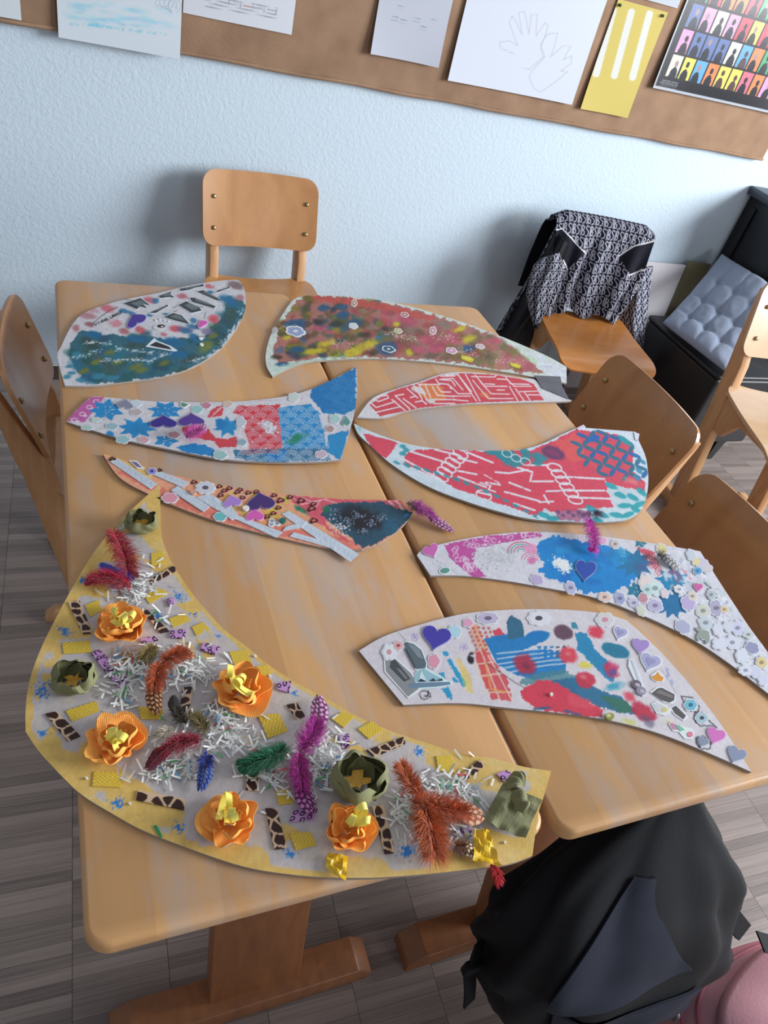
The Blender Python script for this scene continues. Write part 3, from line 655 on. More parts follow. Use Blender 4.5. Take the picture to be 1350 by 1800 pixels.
for c,rx,ry,cin in (((185,215),19,10,(150,164,204)),((632,147),8,5,(186,120,110)),((422,193),9,6,(206,214,222)),((605,213),8,5,(190,180,120)),((747,212),7,8,(206,150,160)),((566,288),13,6,(40,92,120)),((823,294),11,6,(214,150,190)),((940,277),9,5,(206,176,180)),((425,100),6,7,(190,150,130)),((100,212),5,6,(170,170,180))):
    p = z(*c); o_ = scal(p[0], p[1], rx, ry, 5, .14, 10); B2.decal('flower_sticker', [(o_, (226,228,226)), ([tuple(np.array(p) + (np.array(q) - p) * .78) for q in o_], cin), (circ(p[0], p[1], rx*.25, ry*.25, 8), (220,222,214))])
for c,rx,ry,a in (((888,327),13,5,15),((1085,355),11,4,15)): B2.decal('yellow_leaf_sticker', [(circ(*z(*c),rx,ry,14,a,.15,3), (202,190,50)), (circ(*z(*c),rx*.7,ry*.5,10,a), (226,214,84))])
sliver = prism('grey_card', [tuple(PZ(x, y, TZ+.0055)[:2]) for x, y in ((940,660),(952,682),(1000,702),(988,678),(985,662))][::-1], TZ+.0052, TZ+.0058, plain('dark_grey_card', (104,104,112), .7, var=.25, vscale=40))  # thin flat dark grey piece between the dabbed board and the maze board
props(sliver, 'small dark grey card sticking out from under the dabbed board', 'card')

# ---- board 3: blue stencils
B3 = Board('collage_board', 'board stencilled with bright blue leaves, wave scales and a red square', O3, (208, 206, 212), 0.0019, lift=lambda X, Y: 0.004 * np.clip((0.78 - Y) / 0.12, 0, 1))
z = ZF(100, 630, 2.4545); blu = (36,136,196); red = (206,62,74)
B3.poly(z([(42,272),(90,215),(150,165),(207,167),(120,275)]), (190,84,158), .9, 1)
for x, y in ((170,185),(140,210),(110,240),(75,265)): B3.ring(*z(x,y),5,3,1.4,(232,216,230)); B3.ell(*z(x+14,y+8),4,2.5,(226,206,226),0,.4,.4)
B3.star(*z(345,300), 38, 8, blu, 10, .52, .56)
B3.petals(*z(468,225), 33, 7, blu, -14, .55, .5); B3.petals(*z(215,222), 33, 7, blu, -30, .62, .5); B3.poly(z([(180,210),(205,190),(190,265),(160,255)]), blu)
B3.petals(*z(470,355), 24, 5, blu, 150, .5, .7); B3.ell(*z(230,330),9,7,blu,30,.2,.3); B3.star(*z(735,295),27,7,(40,140,196),10,.75,.5); B3.ell(*z(708,285),12,11,(30,122,184),0,.3,.3)
B3.poly(z([(510,385),(560,370),(640,370),(690,400),(680,425),(560,405)]), (34,132,196), 1, 3); B3.ell(*z(270,350),12,4,(40,124,180),10,.4,.4)
for p in ([(535,300),(600,285),(660,310),(700,360),(640,350),(560,340)],[(660,225),(690,205),(720,205),(715,245),(650,258)],[(665,340),(735,350),(775,335),(775,380),(700,388)],[(770,215),(785,200),(790,245),(760,240)]): B3.poly(z(p), red, .95, 2)
for t in (0, 40, 80): B3.line(z([(660+t*.4,258-t*.5),(715,210)]), 1, (216,206,210))
B3.poly(z([(785,205),(960,200),(975,390),(830,390),(800,330),(775,260)]), red, 1, 2)
B3.poly(z([(955,215),(1090,195),(1140,240),(1165,395),(975,395)]), blu, 1, 2)
B3.poly(z([(1095,135),(1290,40),(1290,215),(1240,245),(1150,235),(1095,170)]), (26,116,178), 1, 3)
B3.poly(z([(1170,330),(1260,310),(1225,440),(1165,400)]), (40,140,196), 1, 2); B3.poly(z([(760,395),(1165,385),(1180,440),(900,452),(770,430)]), (46,110,150), .9, 2)
B3.poly(z([(900,400),(990,395),(985,445),(900,445)]), (24,120,188), 1, 2); B3.poly(z([(800,395),(960,392),(955,410),(800,415)]), (150,60,80), .6, 3)
scale = z([(760,200),(1095,190),(1165,250),(1180,440),(900,452),(760,430),(800,330),(770,270)])
for r in range(9):
    for cidx in range(12):
        cx = 780 + cidx * 66 + (33 if r % 2 else 0); cy = 230 + r * 27
        for q in (31, 21, 11): B3.ring(*z(cx, cy), q / 2.4545, q / 2.4545 * .72, 1.1, (222,222,230), 0, 180, 360, .85, 12, clip=scale)
for r in range(5):
    for cidx in range(3):
        for q in (30, 20, 10): B3.ring(*z(1180 + cidx*60 + (30 if r%2 else 0), 110 + r*35), q/2.4545, q/2.4545, 1.0, (86,164,206), 20, 180, 360, .6 if cidx < 2 else .95, 12)
B3.poly(z([(1130,245),(1165,240),(1160,300),(1145,300)]), (212,210,218), .9); B3.ell(*z(915,297),18,10,(186,176,188),25,.25,.4); B3.speck(*z(915,297),18,10,(226,224,232),.6,25); B3.poly(z([(1160,250),(1240,250),(1260,300),(1180,330)]), (206,206,212), .95, 3)
B3.poly(z([(770,230),(800,250),(830,385),(800,385),(775,330)]), (214,212,218), .85, 3); B3.line(z([(745,390),(765,438)]), 5, (210,208,214))
B3.ell(*z(1035,345),18,8,(30,124,96),-30,.6,.5,.9,.4); B3.speck(*z(1035,345),22,10,(40,140,104),.4,-30)
for a in ([(205,175),(215,240),(170,270)],[(250,180),(205,260),(180,280)]): B3.line(z(a), 1.2, (120,150,170), .8)
B3.line(z([(790,185),(950,180),(1095,172)]), 1.5, (190,110,120), .5, .5)
B3.grain(.06); B3.finish()
def dot_flower(B, c, rx, ry, col, lobes=5, rim=(220,222,228), mid_=None, ang=0, name='flower_sticker'):
    o_ = scal(c[0], c[1], rx, ry, lobes, .16, ang); L = [(o_, rim), ([tuple(np.array(c) + (np.array(q) - c) * .84) for q in o_], col)]
    if mid_: L.append((circ(c[0], c[1], rx * .3, ry * .3, 8), mid_))
    return B.decal(name, L)
heart_sticker(B3, *z(460,270), 47, 21, (58,46,138), 180, label='indigo heart sticker'); heart_sticker(B3, *z(580,262), 46, 22, (86,62,146), 180, label='violet heart sticker'); heart_sticker(B3, *z(295,195), 28, 16, (132,134,156), 188, label='grey heart sticker')
heart_sticker(B3, *z(1248,268), 13, 15, (92,146,140), 180)
for c,rx,ry,col in (((343,232),12,7,(186,172,172)),((605,220),12,8,(150,196,196)),((738,197),10,6,(208,184,166)),((237,293),13,7,(150,184,194)),((505,330),13,7,(188,140,150)),((285,350),14,8,(150,190,196)),((375,352),11,7,(206,160,168)),((645,203),10,7,(190,130,146)),((1022,168),11,9,(196,208,204)),((800,362),9,7,(140,170,180)),((1200,262),11,9,(166,200,200)),((1180,305),8,7,(176,140,140)),((130,300),12,5,(170,196,190)),((340,195),12,7,(196,212,220)),((705,418),14,9,(150,190,190)),((795,275),10,9,(190,196,206)),((1140,415),12,8,(196,176,190)),((170,265),10,5,(190,206,206))): dot_flower(B3, z(*c), rx, ry, col)
B3.decal('leaf_sticker', [(z([(535,185),(575,200),(550,215),(532,210)]), (226,230,230)), (z([(539,190),(568,200),(550,211),(536,207)]), (96,140,128))])

# ---- board 4: red maze stencil
B4 = Board('collage_board', 'slim board with a red and white angular maze stencil', O4, (214, 212, 216), 0.0019)
z = ZF(440, 490, 2.3276)
B4.poly(z([(487,515),(540,480),(600,452),(700,425),(780,395),(870,386),(1000,393),(1110,410),(1160,430),(1200,497),(900,508),(700,528),(600,548),(530,562)]), (206,72,84), 1, .6)
B4.poly(z([(690,420),(790,440),(800,490),(740,505),(700,480)]), (226,134,66), .9, 4); B4.ell(*z(960,475),12,6,(230,140,70),20,.7,.4,.7)
B4.ell(*z(690,455),14,6,(212,204,200),25,.3,.4); B4.ell(*z(740,500),9,6,(212,206,206),0,.3,.4)
d = ZF(600, 600, 6.75); Lw = (234,220,224)
for p in ([(330,715),(415,785),(640,715)],[(400,845),(700,775)],[(395,685),(440,715),(560,672),(545,640),(400,660)],[(600,690),(755,820)],[(640,645),(815,805)],[(640,645),(740,628)],[(735,680),(885,790)],[(780,560),(905,670)],[(860,520),(960,690)],[(880,720),(960,705),(1010,745)],[(820,665),(870,655)],[(920,512),(1020,700)],[(920,512),(1170,512)],[(1000,530),(1060,665)],[(1080,540),(1140,640),(1340,655)],[(1140,535),(1185,600),(1295,602)],[(1100,690),(1345,690)],[(1100,740),(1345,738)],[(1120,445),(1165,515)],[(1170,452),(1310,465),(1350,525)],[(1165,500),(1270,510),(1305,565)],[(1180,412),(1345,412)]): B4.line(d(p), 2.2, Lw)
for p in ([(785,410),(830,408),(870,455)],[(800,395),(850,392),(905,462)],[(850,392),(925,500)],[(880,390),(940,500)],[(820,440),(850,470),(900,470)],[(820,480),(900,480)],[(830,495),(890,500)],[(920,395),(960,440),(1050,440)],[(940,420),(985,470),(1060,472)],[(905,400),(1000,402),(1010,388)],[(910,415),(930,440),(975,490),(1075,490)],[(1010,410),(1050,412),(1080,440)],[(1040,395),(1065,430),(1140,432)],[(1060,440),(1095,500)],[(1080,440),(1150,440)],[(1085,450),(1120,498)],[(1100,462),(1175,460)],[(1120,462),(1145,498)],[(1135,475),(1190,475)],[(1010,455),(1040,455)],[(960,430),(1000,432)]): B4.line(z(p), 1.9, Lw)
B4.grain(.06); B4.finish()

# ---- board 5: red stencil with teal petals
B5 = Board('collage_board', 'broad red fin shaped board with white chain stencil and teal petals', O5, (206, 218, 228), 0.0019, lift=lambda X, Y: 0.003 * np.clip((0.62 - Y) / 0.1, 0, 1))
z = ZF(610, 730, 2.4545); rd = (216,72,94); tl = (48,148,160); wl = (226,224,232)
B5.poly(z([(70,75),(200,112),(225,125),(170,190),(100,135)]), (216,76,98), 1, 2)
B5.poly(z([(265,150),(400,147),(600,156),(800,150),(900,105),(980,62),(1100,70),(1190,90),(1235,150),(1230,240),(1290,290),(1285,330),(1200,340),(1160,400),(1030,405),(900,450),(800,430),(640,375),(480,320),(390,275),(250,215),(240,185)]), rd, 1, 3)
B5.poly(z([(900,110),(1000,75),(1020,190),(960,210),(930,160)]), (224,96,90), .7, 8)
for p in ([(245,190),(390,270),(385,280)],[(255,150),(430,205)],[(380,148),(470,170)],[(520,160),(630,205)],[(480,185),(560,205)],[(480,240),(560,255)],[(480,265),(600,310)],[(560,330),(620,345)],[(640,245),(700,250),(780,235)],[(700,290),(790,325)],[(600,290),(660,300)],[(680,330),(830,370)],[(720,380),(810,410)],[(800,285),(890,285)],[(780,215),(870,215)],[(940,265),(1110,275)],[(860,328),(940,325)],[(980,325),(1110,325)],[(990,355),(1140,360)],[(830,375),(890,372)],[(850,345),(870,380)],[(735,225),(800,245),(790,285)],[(250,215),(390,275)]): B5.line(z(p), 3.2, wl, 1, .12)
for i in range(7):
    cx, cy = 510 - i * 17, 165 + i * 20; B5.ring(*z(cx - 20, cy), 14, 6.5, 2.6, wl, 28)
for i in range(6): B5.ring(*z(895 + i * 18, 225 + i * 28), 13, 6.5, 2.6, wl, 15)
B5.ring(*z(590,345), 14, 8, 2.4, wl, 20)
B5.line(z([(575,290),(620,305),(610,320),(640,330)]), 2.4, wl); B5.line(z([(590,255),(655,292)]), 2, wl, 1, .3)
B5.poly(z([(215,122),(275,130),(265,155),(245,180),(250,215),(390,280),(480,322),(640,378),(800,432),(810,452),(650,415),(500,365),(350,305),(175,190)]), (204,216,226), .95, 2)
for t in np.linspace(0, 1, 15):
    B5.ell(*z(215 + t*600, 205 + t*235 - 30*math.sin(t*3)), 8, 3.2, tl, 25, .3, .3, .9)
for c in ((240,135),(240,165),(255,150)): B5.ell(*z(*c), 8, 5, tl, 20, .4, .4, .9)
B5.ell(*z(48,60), 7, 8, (150,196,204), 40, .5, .4); B5.line(z([(30,40),(55,80),(75,100)]), 3, (206,220,226))
for c,rx,ry,a in (((700,175),22,11,20),((740,200),20,10,-20),((660,170),18,8,30),((770,165),16,9,60),((830,180),18,8,20),((820,205),12,6,0),((620,160),14,5,10),((690,190),14,9,80)): B5.ell(*z(*c),rx,ry,(40,140,152),a,.35,.3,.9,.3)
for c in ((730,185),(690,165),(770,200)): B5.ring(*z(*c), 9, 6, 1.6, (214,222,226), 20)
B5.ell(*z(890,163),24,13,(84,56,104),20,.3,.15,.85); B5.ell(*z(890,163),15,6,(150,60,100),25,.4,.2,.7)
# interlaced circles: rows of petals
lat = [(965,62),(1110,64),(1190,84),(1240,140),(1285,200),(1290,290),(1210,280),(1120,262),(1045,225),(1000,160)]
for i in range(-2, 7):
    for j in range(-2, 9):
        cx, cy = 988 + 56 * i - 27 * j, 78 + 21 * i + 34 * j
        for dx, dy, rx, ry, a in ((28, 10, 12.5, 3.6, 21), (-13, 17, 8.6, 4.6, 126)):
            if inpoly(np.array([cx + dx]), np.array([cy + dy]), lat)[0]: B5.ell(*z(cx + dx, cy + dy), rx, ry, (44,108,136) if (i + 2 * j) % 4 else (30,100,164), a, .15, .06, .93)
B5.ell(*z(1065,100),12,6,(30,100,180),-20,.2,.2)
B5.poly(z([(1165,75),(1245,72),(1262,110),(1280,170),(1240,130),(1200,90)]), (212,222,232), .9, 1); B5.ell(*z(1200,110),16,5,(40,150,160),35,.2,.1)
B5.poly(z([(1110,285),(1290,330),(1298,380),(1262,425),(1200,455),(1000,465),(850,455),(815,440),(850,400),(900,420),(1030,405),(1150,395)]), (200,216,224), .95, 4)
for c,a in (((1140,305),25),((1180,345),20),((1235,355),30),((1260,385),-20),((1200,390),0),((1100,430),15),((1160,430),10),((1210,430),-20),((1055,405),30),((850,430),20),((1080,455),5),((1270,330),40),((1020,435),10),((890,445),0),((1245,405),30)): B5.ell(*z(*c),14,5.5,(40,160,170),a,.3,.2,.92,.2)
B5.poly(z([(895,410),(1000,400),(1060,430),(1000,460),(910,450)]), (178,84,120), .75, 5)
for x in range(910, 1050, 22): B5.ell(*z(x, 425 + 8*math.sin(x)), 5, 4, (110,70,120), 20, .3, .3, .8)
for c in ((1250,270),(1275,200),(1260,240)): B5.ell(*z(*c), 9, 4, (60,140,176), 40, .3, .2, .9)
B5.ell(*z(1230,285),22,7,(226,150,140),15,.8,.4,.7)
B5.grain(.06); B5.finish()
B5.decal('tape_scrap', [(z([(990,55),(1020,40),(1030,50),(1000,65)]), (214,210,224))], .001); B5.decal('tape_scrap', [(z([(1238,72),(1262,80),(1256,110),(1244,105)]), (216,218,230))], .001)
# ---- board 6: hearts and silver tape
B6 = Board('collage_board', 'narrow board with silver tape strips, small leopard hearts and a dark galaxy patch', O6, (228, 160, 128), 0.0018)
z = ZF(170, 780, 2.1094); d = ZF(330, 830, 5.4)
B6.poly(z([(22,35),(130,70),(240,105),(200,130),(80,70)]), (226,190,116), .9, 3); B6.poly(z([(60,95),(200,175),(300,232),(450,285),(600,325),(750,360),(880,388),(985,390),(880,340),(700,310),(450,240),(250,170),(120,110)]), (220,118,104), .85, 5)
B6.poly(z([(700,192),(900,205),(1130,210),(1110,260),(860,240),(850,300),(985,388),(900,350),(760,250)]), (212,88,106), .95, 3)
B6.dabs(z([(330,140),(700,190),(760,260),(640,300),(400,200)]), 40, [(226,190,70),(224,150,110),(230,170,130),(214,196,80)], 11, 10, 30, .7, seed=6)
for p in ([(400,145),(440,170),(470,150)],[(490,165),(540,190),(600,178)],[(720,195),(760,225),(830,210),(800,250)],[(760,200),(800,215),(850,205)],[(850,208),(900,225)],[(1080,210),(1115,235)],[(1100,210),(1125,225)]): B6.line(z(p), 1.5, (236,206,206), .8)
for i in range(5): B6.line(z([(1070 + i*14, 212),(1100 + i*12, 250)]), 2.4, (226,190,196) if i % 2 else (196,70,84), .9)
B6.poly(z([(845,235),(900,218),(1050,215),(1110,240),(1175,252),(1130,310),(1050,368),(985,388),(940,350),(870,300),(830,260)]), (44,80,100), 1, 4)
B6.ell(*z(975,280),50,28,(34,30,38),15,.5,.3,.95); B6.ell(*z(850,245),12,10,(34,116,84),30,.6,.4,.9); B6.ell(*z(1090,300),20,22,(38,96,124),20,.7,.4,.7); B6.ell(*z(930,240),26,9,(40,52,66),0,.7,.4,.7)
for c in ((970,265),(1020,290),(985,325),(905,270),(935,290),(1050,275),(880,255)): B6.speck(*z(*c), 12, 8, (130,150,172), .45, 0, .8)
B6.speck(*z(900,310), 24, 12, (214,214,222), .35, 35); B6.line(z([(830,310),(900,345)]), 2, (226,206,120), .7, .3); B6.ell(*z(1150,265),10,4,(60,130,176),-25,.5,.4)
B6.ell(*d(1080,360),13,5,(30,110,84),30,.5,.4); B6.speck(*d(1080,360),14,7,(60,150,110),.5,30)
B6.grain(.07); B6.finish()
M['silver'] = printed('silver_foil_tape', 0.28, 0.6, bump=0.35, bscale=180, metal=0.25)
def patch(B, name, corners, fn, mat='print', nu=24, nv=8, h=0.0006, label=None, bend=0.0):
    """a four-cornered piece of tape on board B; fn(u,v)->rgb arrays"""
    a, b, c, d_ = [np.array(PZ(p[0], p[1], B.zt)) for p in corners]; u = np.linspace(0, 1, nu)[:, None, None]; v = np.linspace(0, 1, nv)[None, :, None]
    P = (a * (1-u) + b * u) * (1-v) + (d_ * (1-u) + c * u) * v
    P[..., 2] = B.zat(*np.mean(corners, 0)) + 0.0003 + h + bend * np.abs(np.linspace(-1, 1, nu))[:, None] ** 3
    n = np.cross(b - a, d_ - a)
    col = np.clip(fn(u[..., 0] + 0 * v[..., 0], v[..., 0] + 0 * u[..., 0]), 0, 255) / 255.0
    if n[2] < 0: P = P[:, ::-1]; col = col[:, ::-1]
    return sheet(name, P, M[mat], B.root, h, False, col, True, label)
def f_silver(s):
    def f(u, v):
        t = fbm(u * 26, v * 7, s) ; return np.stack([176 + 60*t, 190 + 52*t, 206 + 44*t], -1)
    return f
for i, q in enumerate(([(45,65),(75,55),(225,150),(200,170)],[(200,112),(240,105),(345,145),(320,165)],[(275,175),(300,158),(420,235),(395,255)],[(370,200),(420,185),(500,240),(470,262)],[(490,270),(500,258),(690,330),(665,350)],[(690,325),(700,310),(780,288),(760,312)],[(685,262),(712,250),(972,410),(940,440)],[(715,345),(730,330),(900,378),(880,392)],[(455,250),(500,235),(530,275),(500,285)])):
    patch(B6, 'silver_tape', z(q), f_silver(i), 'silver', 30, 6, 0.0005 + 0.0003 * (i % 3), 'pearly silver tape strip')
brn = (70,28,30)
for c in ((58,88),(300,130),(345,172),(395,148),(310,215),(495,162),(470,185),(575,190),(650,180),(518,237),(820,215),(880,262),(970,232),(860,333),(812,385),(1075,265),(1192,298),(1175,342),(1195,455),(752,418)):
    k = 1.3 if c in ((880,262),(1075,265),(1175,342),(1195,455)) else 1.0
    p = heart(*d(*c), 11.5*k, 7.5*k, 165); cc = np.mean(p, 0); B6.decal('leopard_heart_sticker', [(p, brn), ([tuple(cc + (np.array(q)-cc)*.5) for q in p], (206,116,110))], .0005)
for c, w in ((z(58,55), 13), (z(233,97), 10)): B6.decal('brown_heart_sticker', [(heart(*c, w, 8, 170), brn), (heart(*c, w*.5, 4, 170), (120,70,40))])
heart_sticker(B6, *d(688,272), 50, 31, (72,48,112), 172, label='dark purple heart sticker'); heart_sticker(B6, *d(420,270), 31, 20, (172,130,206), 170, label='lilac heart sticker'); heart_sticker(B6, *d(635,402), 31, 20, (214,96,178), 178, label='pink heart sticker')
dot_flower(B6, d(168,150), 19, 12, (206,206,216), 9, mid_=(90,90,104)); dot_flower(B6, d(308,425), 13, 9, (110,186,190), 6); dot_flower(B6, z(205,103), 10, 7, (150,140,206), 6, mid_=(60,50,100)); dot_flower(B6, z(272,202), 16, 10, (220,150,166), 6)
B6.decal('leaf_sticker', [(z([(118,62),(150,65),(178,95),(150,92)]), (232,232,236)), (z([(126,66),(148,70),(168,90),(150,87)]), (120,100,140))])
for c in ((800,465),(795,498),(850,490)): B6.decal('petal_sticker', [(circ(*d(*c),6,4.5,12), (230,232,236)), (circ(*d(*c),3.6,2.6,10), (150,160,170))])
B6.decal('pearl_bead', [(circ(*d(553,340),6,4.2), (236,228,224))], .003); B6.decal('pearl_bead', [(circ(*d(52,188),6,4.2), (206,160,140))], .003); B6.decal('green_bead', [(circ(*d(902,455),6,4), (30,110,104))], .003)

# ---- board 7: flower collage base
B7 = Board('collage_board', 'big crescent board covered with crepe flowers, feathers and paper shreds', O7, (192, 184, 184), 0.0018, lift7)
ys = (220,182,98)
ed = np.full(len(B7.X), 1e9); Wl = B7.W
for i in range(0, len(Wl)):
    a_, b_ = Wl[i], Wl[(i+1) % len(Wl)]; ab = b_ - a_; t = np.clip(((B7.X-a_[0])*ab[0]+(B7.Y-a_[1])*ab[1])/(ab@ab+1e-12), 0, 1); ed = np.minimum(ed, np.hypot(B7.X-a_[0]-t*ab[0], B7.Y-a_[1]-t*ab[1]))
wv = 0.036 + 0.016 * np.sin(B7.X * 78 + B7.Y * 70) + 0.02 * (B7.n1 - .5)
m_ = np.clip((wv - ed) / 0.006, 0, 1); m_ *= np.clip(1.35 - 1.7 * (fbm(B7.X*22, B7.Y*22, 41) > .56) * (ed > .006), 0, 1)
B7.put(m_ * .95, ys); B7.put(np.clip((fbm(B7.X*30, B7.Y*30, 8) - .52) * 5, 0, 1) * (ed < .05) * .25, (228,210,176))
zb = ZF(30, 1130, 2.7); za = ZF(30, 840, 3.6486); zc = ZF(450, 1200, 2.5)
for c, r in ((za(305,985),12),(za(155,1375),14),(za(200,1330),9),(zb(120,430),9),(zb(478,765),13),(zb(768,875),10),(zc(148,755),10),(zc(665,740),15),(zc(715,300),10),(za(1040,760),10),(za(1140,875),6),(za(905,890),10),(za(1290,1015),5),(zb(1320,240),6),(za(420,655),7),(zb(1295,1000),9),(zb(185,350),8)):
    B7.speck(c[0], c[1], r*.9, r*.7, (44,124,196), .95, 20, 1, 1.9); B7.speck(c[0], c[1], r*1.5, r*1.1, (70,140,200), .22, 20, .9, 2.0)
B7.speck(*za(650,790), 20, 14, (176,140,60), .5); B7.speck(*za(720,1140), 18, 12, (196,150,60), .6); B7.speck(*zb(1110,470), 16, 18, (190,170,110), .4); B7.speck(*zc(10,240), 14, 10, (180,160,110), .4)
B7.poly(za([(640,240),(770,200),(800,250),(700,330),(600,330)]), (150,146,124), .45, 4)
B7.grain(.05); B7.finish()
# ---- board 8: stickers and red and blue strokes
B8 = Board('collage_board', 'pointed board with red and blue brush strokes, landmark stickers and hearts', O8, (212, 206, 212), 0.0017)
z = ZF(620, 1060, 1.8493); d = ZF(880, 1070, 5.0); e = ZF(680, 1080, 7.5); g = ZF(1050, 1140, 4.8214)
cy, bl2, rr = (34,150,196), (24,120,186), (206,58,78)
for p in ([(730,490),(780,480),(825,530),(770,560)],[(785,590),(830,580),(1050,900),(1030,950),(990,950)],[(680,770),(750,760),(780,850),(720,820)],[(710,980),(810,955),(880,1130),(800,1100),(760,1040)],[(845,830),(900,830),(960,900),(900,910)]): B8.poly(e(p), cy, .95, 1)
B8.poly(e([(890,580),(960,560),(1000,640),(1110,830),(1160,1050),(1090,1050),(1040,920),(960,720)]), (222,196,120), .75, 4); B8.poly(e([(950,720),(1000,700),(1100,1000),(1050,1040)]), (230,206,90), .5, 4); B8.ell(*e(710,165),6,3,(206,200,110),10,.6,.5)
B8.poly(e([(1120,120),(1170,110),(1350,500),(1350,900),(1300,980),(1220,760),(1160,500),(1090,250)]), (226,150,110), .6, 4)
for i in range(5):
    for j in range(7): B8.poly([(820 + i*9 + j*3 + a, 1102 + j*7.5 + b) for a, b in ((0,0),(5,-1),(6,4),(1,5))], (196,84,70) if i else (150,110,150), .8)
B8.poly(z([(395,160),(430,150),(500,240),(520,320),(450,310),(420,250)]), (210,76,84), .9, 3)
for p in ([(390,170),(440,300)],[(415,150),(480,320)],[(440,170),(520,320)],[(405,240),(500,225)],[(420,290),(520,290)],[(400,200),(470,190)]): B8.line(z(p), 2.4, (228,206,190), .9)
B8.line(z([(430,190),(450,280),(500,290)]), 2.4, (228,170,70), .9); B8.poly(z([(455,90),(480,80),(500,120),(470,130)]), rr, .9, 2)
B8.poly(z([(425,115),(500,100),(560,110),(640,95),(630,120),(560,150),(640,150),(700,165),(690,230),(590,250),(520,230),(470,200)]), bl2, .95, 2)
B8.poly(z([(500,60),(515,38),(550,60),(560,110),(505,120)]), (52,104,132), 1, 1); B8.ell(*z(600,108),24,11,bl2,-5,.15,.1)
for i in range(5): B8.line(z([(470,165+i*17),(600,150+i*14),(690,140+i*14)]), 2.2, (206,214,224), .9)
for i in range(5):
    for j in range(3): B8.poly([z(600+i*20,140+j*14), z(612+i*20,138+j*14), z(613+i*20,147+j*14), z(601+i*20,149+j*14)], bl2 if i < 3 else (80,84,110), .9)
B8.ell(*z(685,95),20,14,(96,64,84),15,.2,.1,.95); B8.ell(*z(560,200),26,20,(176,44,68),35,.35,.2,.92,.3); B8.ell(*z(565,205),12,8,(110,40,70),35,.7,.3,.6); B8.ell(*z(700,170),20,17,(212,66,80),15,.35,.25,.95,.3); B8.ell(*z(790,95),18,14,(212,58,80),25,.35,.3,.95,.4); B8.ell(*z(700,165),8,6,(232,150,150),0,.8,.3,.7)
B8.poly(z([(725,95),(760,100),(790,150),(830,190),(850,260),(820,245),(770,190),(730,150)]), (30,130,176), .95, 3); B8.ell(*z(855,155),28,13,(36,120,150),18,.15,.1)
B8.poly(z([(710,65),(725,62),(735,85),(712,82)]), (40,130,150), .9); B8.ell(*z(755,200),14,8,(220,204,80),10,.5,.4,.9)
B8.ell(*z(840,215),15,17,(196,50,90),-30,.4,.4,.9,.5); B8.ell(*z(845,225),9,8,(70,80,150),0,.6,.4,.7); B8.ell(*z(850,270),22,9,(40,150,180),-10,.6,.4,.8)
B8.poly(z([(560,240),(690,215),(760,260),(700,290),(600,270),(540,262)]), (76,130,140), .8, 5)
B8.poly(z([(540,290),(600,250),(680,255),(740,300),(815,350),(810,375),(740,370),(660,355),(600,345),(560,320)]), (208,64,84), 1, 5)
B8.poly(z([(640,250),(720,240),(800,280),(880,310),(940,365),(860,355),(780,330),(700,280)]), (42,108,146), .95, 4); B8.poly(z([(800,300),(880,310),(935,362),(860,355)]), (56,112,92), .9, 4)
B8.ell(*z(755,250),20,16,(198,52,74),20,.25,.2,.95); B8.ell(*z(750,240),9,6,(226,140,140),20,.8,.3,.6); B8.ell(*z(900,305),18,10,(212,72,90),35,.5,.3,.9,.3); B8.ell(*z(945,355),28,15,(186,46,72),35,.3,.25,.95); B8.ell(*z(960,385),24,10,(90,84,110),30,.5,.4,.6)
B8.poly(z([(700,290),(760,310),(815,350),(700,330)]), (222,90,106), .5, 6); B8.line(z([(435,195),(530,260),(560,275)]), 1.5, (80,50,60), .8)
for p in ([(590,345),(640,340)],[(690,350),(740,365)]): B8.line(z(p), 5, (46,92,130), .8, .2)
B8.ell(*g(265,620),16,7,(206,206,120),15,.7,.4,.8); B8.ell(*z(1030,390),16,10,(226,216,150),20,.8,.4,.6); B8.speck(*z(880,395),30,8,(196,190,110),.3,12)
for p in ([(200,60),(190,75)],[(165,110),(240,180)]): B8.line(z(p), 1, (180,172,180), .7)
B8.line(g([(545,175),(640,330),(660,370)]), 1, (150,150,180)); B8.line(e([(150,240),(260,360)]), 1.2, (120,116,130), .7)
for c in ((600,220),(630,285),(590,180)): B8.ell(*g(*c), 3.4, 6, (170,170,200), -15, .3, .2)
# ink drawn frames
for p in ([(710,405),(805,415),(865,495),(850,540),(755,520),(735,460),(710,405)],[(835,540),(920,550),(945,610),(1010,670),(960,655),(870,655),(825,610),(820,560),(835,540)],[(835,760),(895,740),(960,800),(955,850),(880,850),(840,810),(835,760)]): B8.line(g(p), 2.0, (40,44,52))
B8.line(e([(420,1050),(450,1020),(500,1005),(570,1040),(575,1085),(500,1125),(455,1105),(420,1050)]), 1.6, (46,44,52)); B8.line(e([(500,1075),(540,1080),(545,1010)]), 2.6, (40,38,46))
B8.ell(*e(1100,590),7,10,(36,34,44),-20,.3,.4); B8.ell(*e(1110,520),6,4,(36,34,44),-20,.4,.5)
for c in ((370,300),(1010,430)):
    for q in range(5): B8.ring(*e(c[0]+28*math.cos(q*1.26), c[1]+28*math.sin(q*1.26)), 3.4, 3.2, .9, (160,140,190), 0, 0, 360, .9, 10)
B8.grain(.04); B8.finish()
heart_sticker(B8, *e(645,320), 50, 41, (70,62,164), 12, label='royal purple heart sticker'); heart_sticker(B8, *z(935,142), 29, 26, (164,138,200), 10, label='lilac heart sticker'); heart_sticker(B8, *g(1000,745), 32, 28, (212,116,188), 20, label='pink heart sticker'); heart_sticker(B8, *g(1175,905), 33, 28, (136,146,172), 25, label='blue grey heart sticker'); heart_sticker(B8, *g(895,795), 19, 17, (138,146,166), 25)
W_ = (230,234,238)
